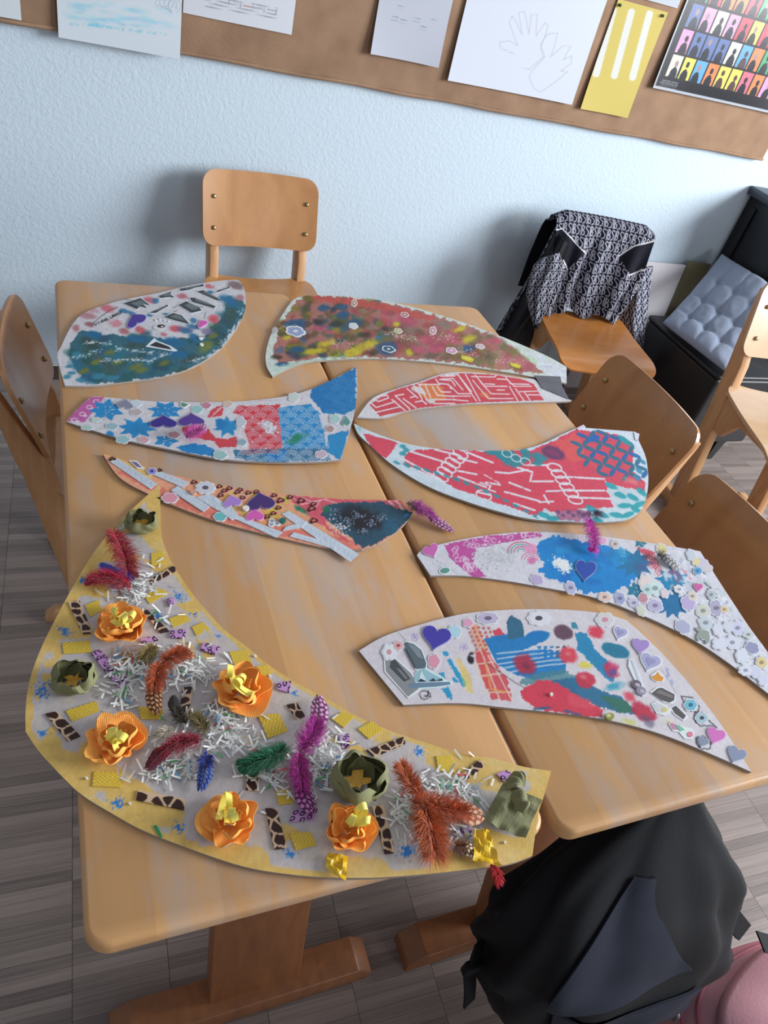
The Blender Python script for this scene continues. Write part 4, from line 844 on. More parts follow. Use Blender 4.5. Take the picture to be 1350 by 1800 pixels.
B8.decal('landmark_sticker', [(e([(-40,600),(90,545),(330,760),(450,985),(280,1105),(-30,760)]), W_), (e([(-20,610),(85,565),(320,780),(420,980),(280,1085),(-10,750)]), (140,142,144)), (e([(60,600),(110,600),(310,850),(230,890),(40,700)]), (74,78,84)), (e([(110,700),(180,730),(280,850),(240,860)]), (120,124,128))], label='grey photo sticker of a city by water')
B8.decal('landmark_sticker', [(e([(205,380),(250,345),(370,380),(470,470),(535,650),(520,720),(380,740)]), W_), (e([(220,390),(250,362),(360,395),(455,475),(520,650),(505,710),(390,725),(330,640)]), (92,106,114)), (e([(270,390),(360,410),(440,480),(480,600),(400,560)]), (128,140,146)), (e([(230,450),(260,460),(380,700),(370,720)]), (60,70,78))], label='grey sticker of a rounded tower')
B8.decal('landmark_sticker', [(e([(245,930),(320,890),(350,800),(420,720),(490,695),(560,740),(740,830),(760,865),(860,885),(860,930),(650,970),(300,990)]), (216,238,240)), (e([(265,935),(330,905),(830,890),(840,925),(650,955),(300,975)]), (110,136,158)), (e([(350,880),(370,800),(430,740),(490,715),(560,760),(700,835),(730,880)]), (150,190,200)), (e([(410,895),(450,740),(480,800),(530,890)]), (206,226,230)), (e([(410,895),(440,850),(530,890)]), (52,60,84)), (e([(560,890),(610,845),(650,885)]), (52,60,84)), (e([(650,885),(720,845),(740,880)]), (70,84,110))], label='blue shell roofed landmark sticker')
B8.decal('landmark_sticker', [(g([(445,370),(500,330),(545,322),(665,385),(660,450),(630,470),(560,455)]), W_), (g([(460,380),(510,340),(545,332),(655,390),(650,440),(610,460),(545,440)]), (96,90,90)), (g([(490,375),(530,350),(640,400),(635,425)]), (128,120,118))], label='ruined amphitheatre sticker')
B8.decal('landmark_sticker', [(g([(610,500),(660,475),(755,560),(775,580),(730,615),(650,560)]), W_), (g([(630,505),(665,485),(750,570),(728,602),(655,550)]), (92,86,86))], label='ruined amphitheatre sticker')
B8.decal('shell_sticker', [(g([(455,470),(500,445),(580,480),(630,520),(620,550),(570,570),(500,550)]), (228,228,226)), (g([(470,475),(505,460),(570,490),(560,545),(510,540)]), (206,206,210)), (circ(*g(570,520),5,4,10), (206,200,130))])
B8.decal('bird_sticker', [(g([(600,640),(620,618),(700,650),(800,680),(825,720),(800,770),(740,765),(690,710),(640,700)]), (226,232,230)), (g([(610,640),(630,628),(690,655),(680,690),(640,688)]), (196,140,170)), (g([(660,650),(690,650),(740,690),(700,705)]), (126,190,160)), (circ(*g(785,730),5,5,10), (222,130,150))], label='pink and green bird sticker')
B8.decal('orange_blossom_sticker', [(g([(450,230),(510,185),(570,240),(560,285),(500,285),(465,265)]), W_), (g([(462,232),(490,228),(512,198),(535,232),(562,245),(550,278),(500,278),(470,260)]), (222,150,60))])
for c, rx, ry, col, lb, mm in ((z(440,50), 22, 12, (190,180,206), 7, (110,100,120)), (z(605,50), 22, 14, (220,220,226), 8, (80,74,84)), (e(890,230), 14, 13, (176,212,224), 6, None), (z(375,65), 10, 9, (222,160,190), 5, None), (e(620,620), 12, 15, (222,150,170), 5, None), (z(820,55), 18, 14, (212,206,206), 6, (206,140,160)), (g(790,480), 13, 12, (120,186,206), 6, (50,110,150)), (g(885,590), 13, 11, (170,196,206), 6, (60,70,80)), (e(150,415), 10, 9, (226,166,166), 5, (150,80,90)), (e(30,500), 14, 16, (222,226,230), 6, (214,150,160))): dot_flower(B8, c, rx, ry, col, lb, mid_=mm)
for c, a in ((z(868,100), 30), (z(965,195), 30)): p = heart(*c, 24 if c[0] < 1110 else 36, 22 if c[0] < 1110 else 30, a-10); B8.decal('marble_heart_sticker', [(grow(p, 2), W_), (p, (172,170,206)), ([tuple(np.mean(p,0)+(np.array(q)-np.mean(p,0))*.5) for q in p], (154,152,190))])
B8.decal('lace_leaf_sticker', [(g([(265,90),(300,80),(330,150),(370,250),(400,330),(410,400),(380,410),(350,340),(300,240),(260,150)]), (222,226,232)), (g([(280,100),(300,100),(390,370),(375,370)]), (196,200,210))])
for c, col in ((g(330,305), (110,96,112)), (g(370,360), (150,140,160))): B8.decal('pebble_sticker', [(circ(*c, 9, 7.5, 14, 25), col), (circ(c[0]+2, c[1]+1, 5, 3, 10, 25), (186,180,190))], .001)
B8.decal('gem_dot', [(circ(*g(105,575), 8, 6, 16), (150,150,80)), (circ(g(105,575)[0]-2, g(105,575)[1]-1, 4, 3, 10), (206,206,140))], .003, 'yellow green glass gem'); B8.decal('pearl_dot', [(circ(*d(447,752), 3, 3, 10), (236,226,214))], .002)

# ---- board 9: blue flowers and pale stickers
B9 = Board('collage_board', 'long curved board with blue maple leaves and pale flower stickers, overhanging the right edge', O9, (212, 210, 218), 0.0017)
z = ZF(720, 920, 2.1429); d = ZF(1080, 940, 5.0)
B9.poly(z([(130,80),(300,45),(490,33),(500,50),(400,65),(250,95),(240,150),(290,200),(240,205),(150,130)]), (190,76,152), .95, 2)
r_ = np.random.default_rng(5)
for i in range(34):
    t = r_.random(); x, y = (150 + 330*t, 88 - 50*t + r_.uniform(-12,14)) if i % 2 else (150 + 100*t + r_.uniform(-10,20), 100 + 90*t); B9.ring(*z(x,y), 5, 3.4, 1.4, (228,204,224), r_.uniform(0,180), 0, 300, .9, 10)
B9.ell(*z(330,120),44,22,(186,186,192),10,.6,.4,.8); B9.speck(*z(320,125),46,24,(140,140,150),.3,10,.8); B9.speck(*z(330,120),44,22,(222,222,226),.35,10)
for q in (50, 38, 26, 14):
    B9.ring(*z(420,105), q/2.14, q/2.14*.7, 2.2, (206,74,110) if q in (50,26) else (70,150,150), 0, 170, 370, .8, 14); B9.ring(*z(470,140), q/2.14, q/2.14*.7, 2, (206,96,140), 0, 190, 350, .7, 12)
B9.ell(*z(455,95),14,10,(226,150,190),0,.4,.3,.9); B9.ell(*z(460,140),10,7,(206,90,150),0,.5,.3,.7)
B9.poly(z([(495,60),(560,45),(620,60),(680,75),(740,80),(790,110),(800,150),(870,190),(830,230),(760,260),(660,265),(600,230),(520,210),(485,175),(510,150),(480,110)]), (22,130,200), 1, 6)
B9.dabs(z([(495,60),(600,50),(760,90),(790,200),(680,255),(520,205)]), 30, [(16,112,186),(30,150,214),(40,120,180)], 16, 0, 40, .6, seed=9, dry=.4)
B9.ell(*z(575,155),20,11,(222,226,226),25,.3,.35); B9.speck(*z(575,155),24,13,(230,234,232),.5,25)
B9.star(*z(850,150),37,9,(36,116,160),0,.78,.55); B9.ell(*z(870,165),14,12,(70,90,140),0,.6,.4,.7); B9.star(*z(990,215),34,10,(30,130,176),10,.78,.58)
B9.star(*z(990,305),33,10,(28,110,160),0,.82,.58); B9.petals(*z(870,75),12,5,(40,120,140),0,.7,.7); B9.petals(*z(850,250),18,6,(40,120,150),20,.8,.6); B9.ell(*z(800,120),20,16,(26,140,196),0,.4,.4,.8)
B9.poly(z([(850,85),(930,110),(905,130),(870,110)]), (206,66,90), .8, 3)
for i in range(4):
    for q in (30, 20, 10): B9.ring(*z(895+i*12+ (60 if i > 2 else 0),125+i*25), q/2.14, q/2.14*.8, 2, (204,70,90), 20, 200, 400, .8, 12)
for p in ([(1040,180),(1060,210)],[(1020,165),(1040,190)]): B9.line(z(p), 3, (214,130,150), .7)
B9.line(z([(85,150),(110,165),(120,150),(100,140),(130,185)]), 1, (150,160,176), .8); B9.line(z([(125,150),(180,190)]), 1, (140,150,160), .6)
for i in range(160):
    t = r_.random(); x = 1000 + 340*t + r_.uniform(-60,60); y = 150 + 400*t**1.1 + r_.uniform(-80,60); B9.ell(*z(x,y), r_.uniform(3,8), r_.uniform(2,5), [(222,226,234),(196,198,216),(176,180,196),(190,206,206),(226,228,236)][r_.integers(5)], r_.uniform(0,180), .4, .4, .7)
for i in range(60):
    t = r_.random(); x = 1060 + 280*t + r_.uniform(-50,50); y = 220 + 330*t + r_.uniform(-60,50); a = r_.uniform(0, 6.3); B9.line([z(x,y), z(x+12*math.cos(a), y+12*math.sin(a))], 1.1, (130,138,150), .6)
for i in range(10): B9.ell(*z(1115+i*5+r_.uniform(-10,12), 225+i*8), 4, 2.2, (96,112,118), 40*r_.random(), .3, .3, .9)
B9.grain(.05); B9.finish()
heart_sticker(B9, *z(82,105), 27, 22, (202,104,176), -25, label='pink heart sticker'); heart_sticker(B9, *z(662,180), 36, 36, (44,76,166), 8, label='deep blue heart sticker'); heart_sticker(B9, *d(735,465), 15, 14, (204,96,160), 10)
B9.decal('leaf_sticker', [(circ(*z(133,178),11,7,12,-10), (220,228,226)), (circ(*z(133,178),8.5,5,10,-10), (96,150,136))])
ft = [(775,78,10,9,(206,196,194)),(728,66,8,8,(224,170,200)),(480,212,14,10,(186,170,206)),(607,243,14,10,(186,182,214)),(735,278,13,10,(226,196,186)),(793,283,13,10,(160,164,206)),(950,98,13,10,(220,204,150)),(880,282,11,9,(196,140,150)),(925,310,16,12,(190,180,214)),(845,300,13,9,(196,192,216)),(890,225,17,14,(226,212,206)),(925,245,18,14,(206,224,224)),(895,250,13,10,(190,214,212)),(1050,300,16,14,(188,172,214)),(1065,275,11,9,(220,206,190)),(1105,330,15,13,(206,206,196)),(1115,375,16,12,(196,206,216)),(1030,390,17,13,(176,176,204)),(1155,320,18,12,(176,170,196)),(1185,325,9,7,(222,196,150)),(1100,150,14,10,(200,196,216)),(1120,170,12,10,(206,200,206)),(1080,145,9,8,(222,208,160)),(1085,180,9,8,(90,160,206)),(1060,120,12,9,(200,206,216)),(1235,395,15,12,(206,204,230)),(1290,470,15,12,(150,152,184)),(1325,525,13,11,(222,200,150)),(1215,450,15,12,(214,216,230)),(1170,455,16,12,(216,218,230)),(1250,500,15,12,(216,220,232)),(1300,560,14,11,(206,208,228)),(1200,390,12,10,(208,214,224)),(1160,400,13,10,(214,216,226)),(1330,590,12,10,(210,212,230)),(1110,420,12,10,(150,160,152)),(1275,420,12,8,(200,206,208)),(1265,555,14,10,(218,220,232)),(870,330,12,8,(206,210,190)),(1135,270,10,8,(180,190,196)),(1015,250,11,8,(224,222,228)),(960,265,10,8,(222,206,212))]
for x, y, rx, ry, col in ft: dot_flower(B9, z(x, y), rx, ry, col, 5 + (x % 3), rim=(216,219,226), mid_=tuple(int(v*.72) for v in col) if x % 2 else None, ang=x % 90)
for i, c in enumerate(((740,840),(780,880),(800,900),(735,900),(815,930))): B9.decal('leaf_sticker', [(circ(*d(*c), 7, 3.4, 10, 35+20*i), (150,160,150))])
# ---------------------------------------------------------------- glued-on tapes, feathers, flowers, shreds (big flower board)
def f_yellow(s):
    def f(u, v):
        a = ((np.floor(u*11) + np.floor(v*8)) % 2); t = vnoise(u*30, v*30, s); return np.stack([196+26*a+18*t, 160+30*a+20*t, 46+24*a+20*t], -1)
    return f
def vor(gx, gy, s):
    F1 = np.full(gx.shape, 9.0); F2 = F1.copy(); ix, iy = np.floor(gx), np.floor(gy)
    for i in (-1, 0, 1):
        for j in (-1, 0, 1):
            a, b = ix + i, iy + j; d = np.hypot(gx - a - .15 - .7 * _h(a, b, s), gy - b - .15 - .7 * _h(a, b, s + 5)); F2 = np.minimum(F2, np.maximum(F1, d)); F1 = np.minimum(F1, d)
    return F1, F2
def f_spots(bg, fg, kind, s):
    def f(u, v):
        F1, F2 = vor(u * f.su + 3, v * f.sv + 9, s)
        m = (F2 - F1 > .17) & (F1 < .62) if kind == 'giraffe' else (F1 > .17) & (F1 < .36)
        return np.where(m[..., None], np.array(fg), np.array(bg)) * 1.0
    f.su = f.sv = 3
    return f
def sized(fn, q, cell):
    a, b, c, d_ = [PZ(p[0], p[1], TZ) for p in q]; fn.su = np.linalg.norm(b - a) / cell; fn.sv = np.linalg.norm(d_ - a) / cell; return fn
yel = [za([(860,485),(935,475),(948,550),(862,568)]), za([(815,760),(900,705),(975,740),(900,790),(850,810)][:2] + [(975,738),(850,810)]), za([(975,905),(1070,865),(1115,915),(1000,962)]), za([(1120,960),(1190,925),(1235,975),(1150,1015)]), za([(435,820),(520,785),(545,850),(470,895)]), za([(290,1060),(465,1045),(475,1120),(300,1132)]), zb([(230,325),(375,278),(390,325),(262,375)]), zb([(572,305),(690,310),(695,365),(590,365)]), zb([(365,612),(500,618),(492,688),(357,682)]), zb([(1005,45),(1090,35),(1115,95),(1030,105)]), zb([(1130,115),(1185,105),(1210,155),(1140,165)]), zb([(1145,350),(1240,335),(1285,420),(1190,455)]), zc([(330,160),(375,130),(430,150),(385,200)]), zc([(445,205),(510,170),(558,210),(495,250)]), zc([(790,325),(855,322),(870,398),(800,388)]), zc([(145,665),(240,658),(265,715),(175,738)]), zc([(85,475),(140,460),(165,530),(100,540)]), za([(330,1480),(500,1430),(530,1490),(380,1530)])]
for i, q in enumerate(yel[:-1]): patch(B7, 'yellow_tape', q, f_yellow(i), 'print', 24, 20, .0006 + .00003*i, 'yellow glitter tape square')
gir = [za([(328,800),(400,790),(485,1000),(420,1005)]), za([(825,665),(1010,565),(1018,600),(845,695)]), za([(800,850),(830,845),(975,985),(920,1000)]), zb([(135,340),(190,328),(300,445),(240,470)]), zb([(575,702),(800,745),(795,797),(565,748)]), zb([(1095,610),(1145,610),(1140,705),(1085,700)]), zb([(785,215),(835,210),(820,340),(770,345)]), zc([(485,300),(650,240),(655,270),(520,330)]), zc([(890,415),(980,340),(1008,365),(910,440)]), zc([(40,555),(90,555),(135,730),(80,735)]), zc([(508,545),(560,540),(610,750),(565,755)]), zc([(135,100),(180,92),(215,150),(180,165)])]
for i, q in enumerate(gir): patch(B7, 'giraffe_tape', q, sized(f_spots((214,184,152), (58,32,28), 'giraffe', 20+i), q, .0125), 'print', 46, 40, .0013 + .00003*i, 'brown spotted giraffe tape strip')
leo = [za([(475,1130),(530,1105),(740,1320),(650,1355)]), za([(790,1040),(880,1020),(905,1045),(800,1062)]), za([(985,985),(1085,975),(1075,1035),(980,1030)]), za([(1195,1060),(1300,1090),(1265,1140),(1175,1105)]), za([(960,790),(1005,770),(1010,800),(975,830)]), zb([(1230,195),(1300,185),(1290,240),(1235,225)]), zc([(360,235),(408,228),(412,285),(380,295)]), zc([(165,560),(270,555),(255,605),(145,615)]), zc([(1055,405),(1100,388),(1138,415),(1090,440)]), zc([(875,640),(930,625),(945,660),(900,675)])]
for i, q in enumerate(leo): patch(B7, 'leopard_tape', q, sized(f_spots((196,148,204), (52,20,58), 'leopard', 60+i), q, .0085), 'print', 60 if i == 0 else 30, 30, .0018 + .00003*i, 'lilac leopard print tape')
for c in (zb(330,640), zb(535,760), zc(1095,700), zb(1200,155), zc(760,380), zb(1130,60)): B7.decal('pearl_dot', [(circ(*c, 2.6, 2.4, 10), (234,228,220))], .002)
for q in (zb([(650,870),(665,865),(690,920),(680,925)]), zc([(310,770),(395,775),(385,885),(300,840)]), zc([(955,650),(1010,665),(1070,820),(950,790)])):
    pass
M['film'] = plain('yellow_transparent_film', (228, 186, 40), .2, .6, bump=.4, bscale=90); 
def crumple(name, B, corners, mat, h, amp, label=None, n=10, drop=0.0, seed=1):
    a, b, c, d_ = [np.array(PZ(p[0], p[1], B.zt)) for p in corners]; u = np.linspace(0, 1, n)[:, None, None]; v = np.linspace(0, 1, n)[None, :, None]
    P = (a*(1-u)+b*u)*(1-v) + (d_*(1-u)+c*u)*v; P[..., 2] += h + amp * (vnoise(u[..., 0]*5+0*v[..., 0], v[..., 0]*5+0*u[..., 0], seed) - .2) - drop * (v[..., 0] ** 2 + 0*u[..., 0])
    if np.cross(b-a, d_-a)[2] < 0: P = P[:, ::-1]
    return sheet(name, P, mat, B.root, .0004, False, None, True, label)
crumple('yellow_film', B7, zc([(310,755),(400,770),(390,885),(300,820)]), M['film'], .004, .006, 'shiny yellow film scrap', seed=2); crumple('yellow_film', B7, zc([(950,650),(1015,665),(1068,822),(945,790)]), M['film'], .005, .008, 'shiny yellow film scrap', seed=3)
B7.decal('green_strip', [(zb([(648,868),(662,864),(690,918),(680,924)]), (40,150,90))], .001)

M['barb'] = printed('feather_barbs', .7, .2, sheen=.3); M['quill'] = plain('feather_quill', (120,80,60), .5)
def feather(B, p0, p1, wpx, base, tip=None, spots=None, bend=0.0, vane=0.5, n=420, h=.006, seed=0, label=None, up=.5, hang=0.0):
    """p0: downy end, p1: vane tip (photo pixels). Down = loose barbs, vane = flat blade with optional spots."""
    r = np.random.default_rng(seed + 11); tip = tip or base
    a = PZ(p0[0], p0[1], B.zt + h); b = PZ(p1[0], p1[1], B.zt + h); a[2] = B.zat(*p0) + h; b[2] = B.zat(*p1) + h * .8 - hang
    L = np.linalg.norm(b - a); ax = (b - a) / L; sd = np.cross([0, 0, 1.0], ax); sd /= np.linalg.norm(sd); upv = np.cross(ax, sd)
    mpx = np.linalg.norm(PZ(p0[0] + 1, p0[1], B.zt) - PZ(p0[0], p0[1], B.zt)); w = wpx * mpx * .5
    def spine(t): return a + ax * (L * t) + sd * (bend * L * 4 * t * (1 - t)) + upv * (.003 * math.sin(math.pi * t))
    V = []; C = []; F = []
    t1 = 1 - vane; n = int(n * 1.7)
    for i in range(n):
        t = r.random() ** 0.9 * (t1 + .08) + r.normal(0, .015); p = spine(t); s_ = r.choice([-1, 1])
        ln = w * (0.75 + .5 * r.random()) * (0.55 + .45 * math.sin(math.pi * min(max((t / max(t1, .2)) * .8 + .1, 0), 1)))
        dr = sd * s_ * r.uniform(.1, 1) + ax * r.uniform(-.8, .9) + upv * r.uniform(-.1, up + .35); dr /= np.linalg.norm(dr); q = np.cross(dr, [0, 0, 1.0]); q /= np.linalg.norm(q) + 1e-9
        bw = .00032; k = len(V); c = np.clip(np.array(base) * r.uniform(.72, 1.22), 0, 255)
        mid_ = p + dr * ln * .55 + upv * .001; end = p + dr * ln + ax * ln * .25 + np.array([0, 0, -.0015])
        for P_, wd in ((p, bw), (mid_, bw * .9), (end, bw * .2)): V += [P_ - q * wd, P_ + q * wd]; C += [c, c]
        F += [(k, k+1, k+3, k+2), (k+2, k+3, k+5, k+4)]
    V = np.array(V); floor_z = B.zt + .0006 - hang; V[:, 2] = np.maximum(V[:, 2], floor_z)
    o = mesh('feather', V, np.array(F), M['barb'], B.root, True, np.array(C) / 255.0, True, label)
    if vane > .05:
        nu, nv = 26, 15; u = np.linspace(0, 1, nu); v = np.linspace(-1, 1, nv); P = np.zeros((nu, nv, 3)); K = np.zeros((nu, nv, 3))
        for i, uu in enumerate(u):
            t = t1 - .06 + (vane + .06) * uu; hw = w * .62 * (math.sin(math.pi * (0.18 + .80 * uu)) ** .6); sp = spine(t)
            for j, vv in enumerate(v):
                k = hw * (1 + .07 * r.normal()) if abs(vv) == 1 else hw
                P[i, j] = sp + sd * vv * k + ax * abs(vv) * w * .25 - upv * .0018 * vv * vv + upv * .0012
                cc = np.array(tip, float) * (.85 + .25 * ((i * 3 + j) % 2))
                if spots:
                    gx = uu * vane * L / (w * .34); gy = (vv * .62) / .34; ox = .5 * (math.floor(gy) % 2)
                    if math.hypot((gx + ox) % 1 - .5, gy % 1 - .5) < .33: cc = np.array(spots, float)
                K[i, j] = cc
        P[..., 2] = np.maximum(P[..., 2], floor_z)
        sheet('vane', P, M['barb'], o, 0, True, np.clip(K, 0, 255) / 255.0, True)
    tube('quill', [spine(t) + upv * .0016 for t in np.linspace(0, 1, 10)], np.linspace(.0006, .0002, 10), M['quill'], o, 5, True)
    return o
dred, orn, mag = (170,34,52), (188,88,42), (186,44,152)
feather(B7, za(610,360), za(715,640), 58, (176,40,60), (60,24,24), None, .05, .1, 520, .008, 1, 'fluffy crimson feather with dark end')
feather(B7, za(720,690), za(450,660), 46, (182,34,60), (150,40,60), None, -.1, .15, 420, .009, 2, 'fluffy crimson feather')
feather(B7, za(740,660), za(545,545), 34, (44,80,190), (40,70,180), None, .1, .55, 160, .006, 3, 'blue feather')
feather(B7, za(930,1210), za(1135,1130), 44, (184,84,40), (130,60,40), (206,170,130), .15, .3, 420, .010, 4, 'rust feather with speckled tip')
feather(B7, za(880,1090), za(800,1180), 40, (160,140,86), (140,120,70), None, .0, .2, 260, .004, 5, 'olive downy feather')
feather(B7, zb(680,110), zb(665,325), 46, (190,88,44), (70,28,20), (214,160,110), -.08, .5, 380, .010, 6, 'rust feather with dark speckled vane')
feather(B7, zb(790,380), zb(745,250), 34, (60,56,44), (44,44,48), None, .1, .6, 160, .008, 7, 'black and olive feather')
feather(B7, zb(860,460), zb(625,590), 46, (150,36,56), (84,22,40), (110,34,56), -.12, .45, 380, .010, 8, 'maroon feather')
feather(B7, zb(900,420), zb(830,350), 40, (120,104,62), (110,100,60), None, 0, .1, 200, .005, 9, 'olive downy feather'); feather(B7, zb(740,420), zb(665,440), 28, (206,196,176), None, None, 0, .1, 160, .003, 10, 'cream downy feather')
feather(B7, zb(900,540), zb(870,690), 42, (40,56,140), (26,40,110), (90,120,190), .05, .75, 140, .008, 11, 'navy spotted feather')
feather(B7, zb(1270,500), zb(1060,580), 50, (28,104,72), (24,90,60), None, .12, .1, 480, .009, 12, 'emerald green feather')
feather(B7, zc(200,300), zc(275,60), 56, (184,52,156), (92,16,76), (228,170,214), -.1, .55, 380, .010, 13, 'magenta feather with spotted vane')
feather(B7, zc(190,320), zc(250,560), 48, (176,44,140), (84,24,78), (206,130,190), -.1, .42, 400, .010, 14, 'magenta feather with spotted vane')
feather(B7, zc(720,500), zc(640,355), 44, (190,92,48), (150,70,40), None, .1, .1, 420, .010, 15, 'rust downy feather'); feather(B7, zc(690,530), zc(990,580), 60, (190,86,44), (168,92,60), (226,190,160), -.03, .3, 480, .011, 16, 'rust feather with speckled tip'); feather(B7, zc(740,560), zc(780,760), 74, (196,98,52), (180,80,40), None, .0, .05, 620, .010, 17, 'rust downy feather')
feather(B7, zc(880,720), zc(960,745), 40, (120,70,40), (70,40,26), (220,196,160), 0, .8, 80, .006, 18, 'brown spotted feather'); feather(B7, zc(1030,800), zc(1075,860), 26, (196,30,44), None, None, 0, .05, 160, .003, 19, 'bright red feather tuft', hang=.01)
z3 = ZF(100, 630, 2.4545); feather(B3, z3(560,345), z3(635,280), 34, (214,96,180), (70,14,60), (232,190,224), -.1, .5, 380, .010, 20, 'pink feather with spotted vane')
feather(B6, (722, 885), (797, 928), 34, (190,60,170), (84,24,74), (214,150,190), -.05, .5, 300, .006, 21, 'magenta feather with barred tip', hang=.004); feather(B6, (716, 886), (732, 898), 22, (130,116,60), None, None, 0, .05, 120, .004, 22, 'olive downy feather')
feather(B5, (1030, 915), (1042, 968), 28, (208,40,176), None, None, .04, .08, 420, .008, 23, 'bright magenta feather', hang=.002); z5 = ZF(610, 730, 2.4545); feather(B5, z5(1060,430), z5(1090,437), 20, (80,30,90), None, None, 0, .1, 90, .003, 24, 'dark purple feather tuft')
z9 = ZF(720, 920, 2.1429); feather(B9, z9(930,120), z9(1010,165), 30, (96,92,96), (80,78,82), (206,206,206), .05, .8, 70, .004, 25, 'grey speckled feather')

# shreds of paper: too many to count
M['shred'] = printed('paper_shreds', .7, .2)
def shreds(B, piles, seed=3):
    r = np.random.default_rng(seed); V = []; F = []; C = []
    for (cx, cy, rx, ry, n, hz) in piles:
        for i in range(n):
            q = r.normal(0, .5, 2); P = PZ(cx + q[0]*rx, cy + q[1]*ry, B.zt); P[2] = B.zt + .0012 + hz * r.random() * max(0, 1 - np.hypot(*q) * .7)
            a = r.uniform(0, 6.3); tl_ = r.normal(0, .22); ln = r.uniform(.004, .0085); dx = np.array([math.cos(a)*math.cos(tl_), math.sin(a)*math.cos(tl_), math.sin(tl_)]) * ln; dy = np.array([-math.sin(a), math.cos(a), r.normal(0, .2)]) * .00105
            k = len(V); P[2] = max(P[2], B.zt + .0008 + abs(dx[2])); c = np.array((236,236,232)) * r.uniform(.9, 1.04); x = r.random()
            if x < .03: c = np.array((90,170,110))
            elif x < .05: c = np.array((110,160,200))
            elif x < .065: c = np.array((206,90,100))
            V += [P-dx-dy, P+dx-dy, P+dx+dy, P-dx+dy]; C += [np.clip(c, 0, 255)]*4; F.append((k, k+1, k+2, k+3))
    o = mesh('paper_shreds', V, np.array(F), M['shred'], B.root, False, np.array(C)/255., True, 'loose pile of white paper shreds'); o['kind'] = 'stuff'
shreds(B7, [(*za(760,690), 42, 34, 110, .008), (*za(680,500), 30, 44, 16, .014), (*za(745,1240), 52, 34, 120, .009), (*za(1080,1230), 62, 40, 150, .010), (*za(680,1390), 34, 22, 40, .006), (*zb(990,400), 52, 44, 150, .010), (*zb(730,610), 56, 26, 80, .007), (*zb(760,430), 60, 40, 20, .014), (*zb(1130,560), 60, 40, 36, .014), (*zc(290,350), 50, 56, 190, .013), (*zc(60,400), 40, 40, 40, .008), (*zc(160,380), 44, 60, 24, .016), (*zc(850,480), 62, 44, 150, .010), (*zc(660,560), 34, 44, 90, .008), (*zc(780,560), 70, 70, 30, .018), (*zc(880,640), 50, 34, 50, .008), (*za(900,900), 34, 20, 14, .004), (*zb(560,640), 40, 16, 6, .003)])

# crepe paper flowers
def crepe(name, c1, c2, trans=.15):
    mt, nt, b = nodes(name); lk = nt.links; b.inputs['Base Color'].default_value = L4(c1); setin(b, Roughness=.75)
    b.inputs['Subsurface Weight'].default_value = trans; b.inputs['Subsurface Radius'].default_value = (.01, .006, .003)
    tc = N(nt, 'ShaderNodeTexCoord'); wv = N(nt, 'ShaderNodeTexWave', wave_type='BANDS'); setin(wv, Scale=160.0, Distortion=6.0, Detail=2.0); lk.new(tc.outputs['Object'], wv.inputs['Vector'])
    no = N(nt, 'ShaderNodeTexNoise'); setin(no, Scale=60.0, Detail=3.0); lk.new(tc.outputs['Object'], no.inputs['Vector'])
    mx = N(nt, 'ShaderNodeMix', data_type='RGBA'); lk.new(no.outputs['Fac'], mx.inputs['Factor']); mx.inputs['A'].default_value = L4(c1); mx.inputs['B'].default_value = L4(c2); lk.new(mx.outputs['Result'], b.inputs['Base Color'])
    bp = N(nt, 'ShaderNodeBump'); setin(bp, Strength=.25, Distance=.001); lk.new(wv.outputs['Fac'], bp.inputs['Height']); lk.new(bp.outputs['Normal'], b.inputs['Normal'])
    return mt
M['orange_crepe'] = crepe('orange_crepe', (255,166,64), (255,190,102)); M['green_crepe'] = crepe('olive_crepe', (112,112,74), (138,138,98), .05); M['gold'] = plain('gold_foil', (226,170,60), .4, .5, var=.2, vscale=200); M['ribbon'] = plain('yellow_ribbon', (252,234,112), .3, .5)
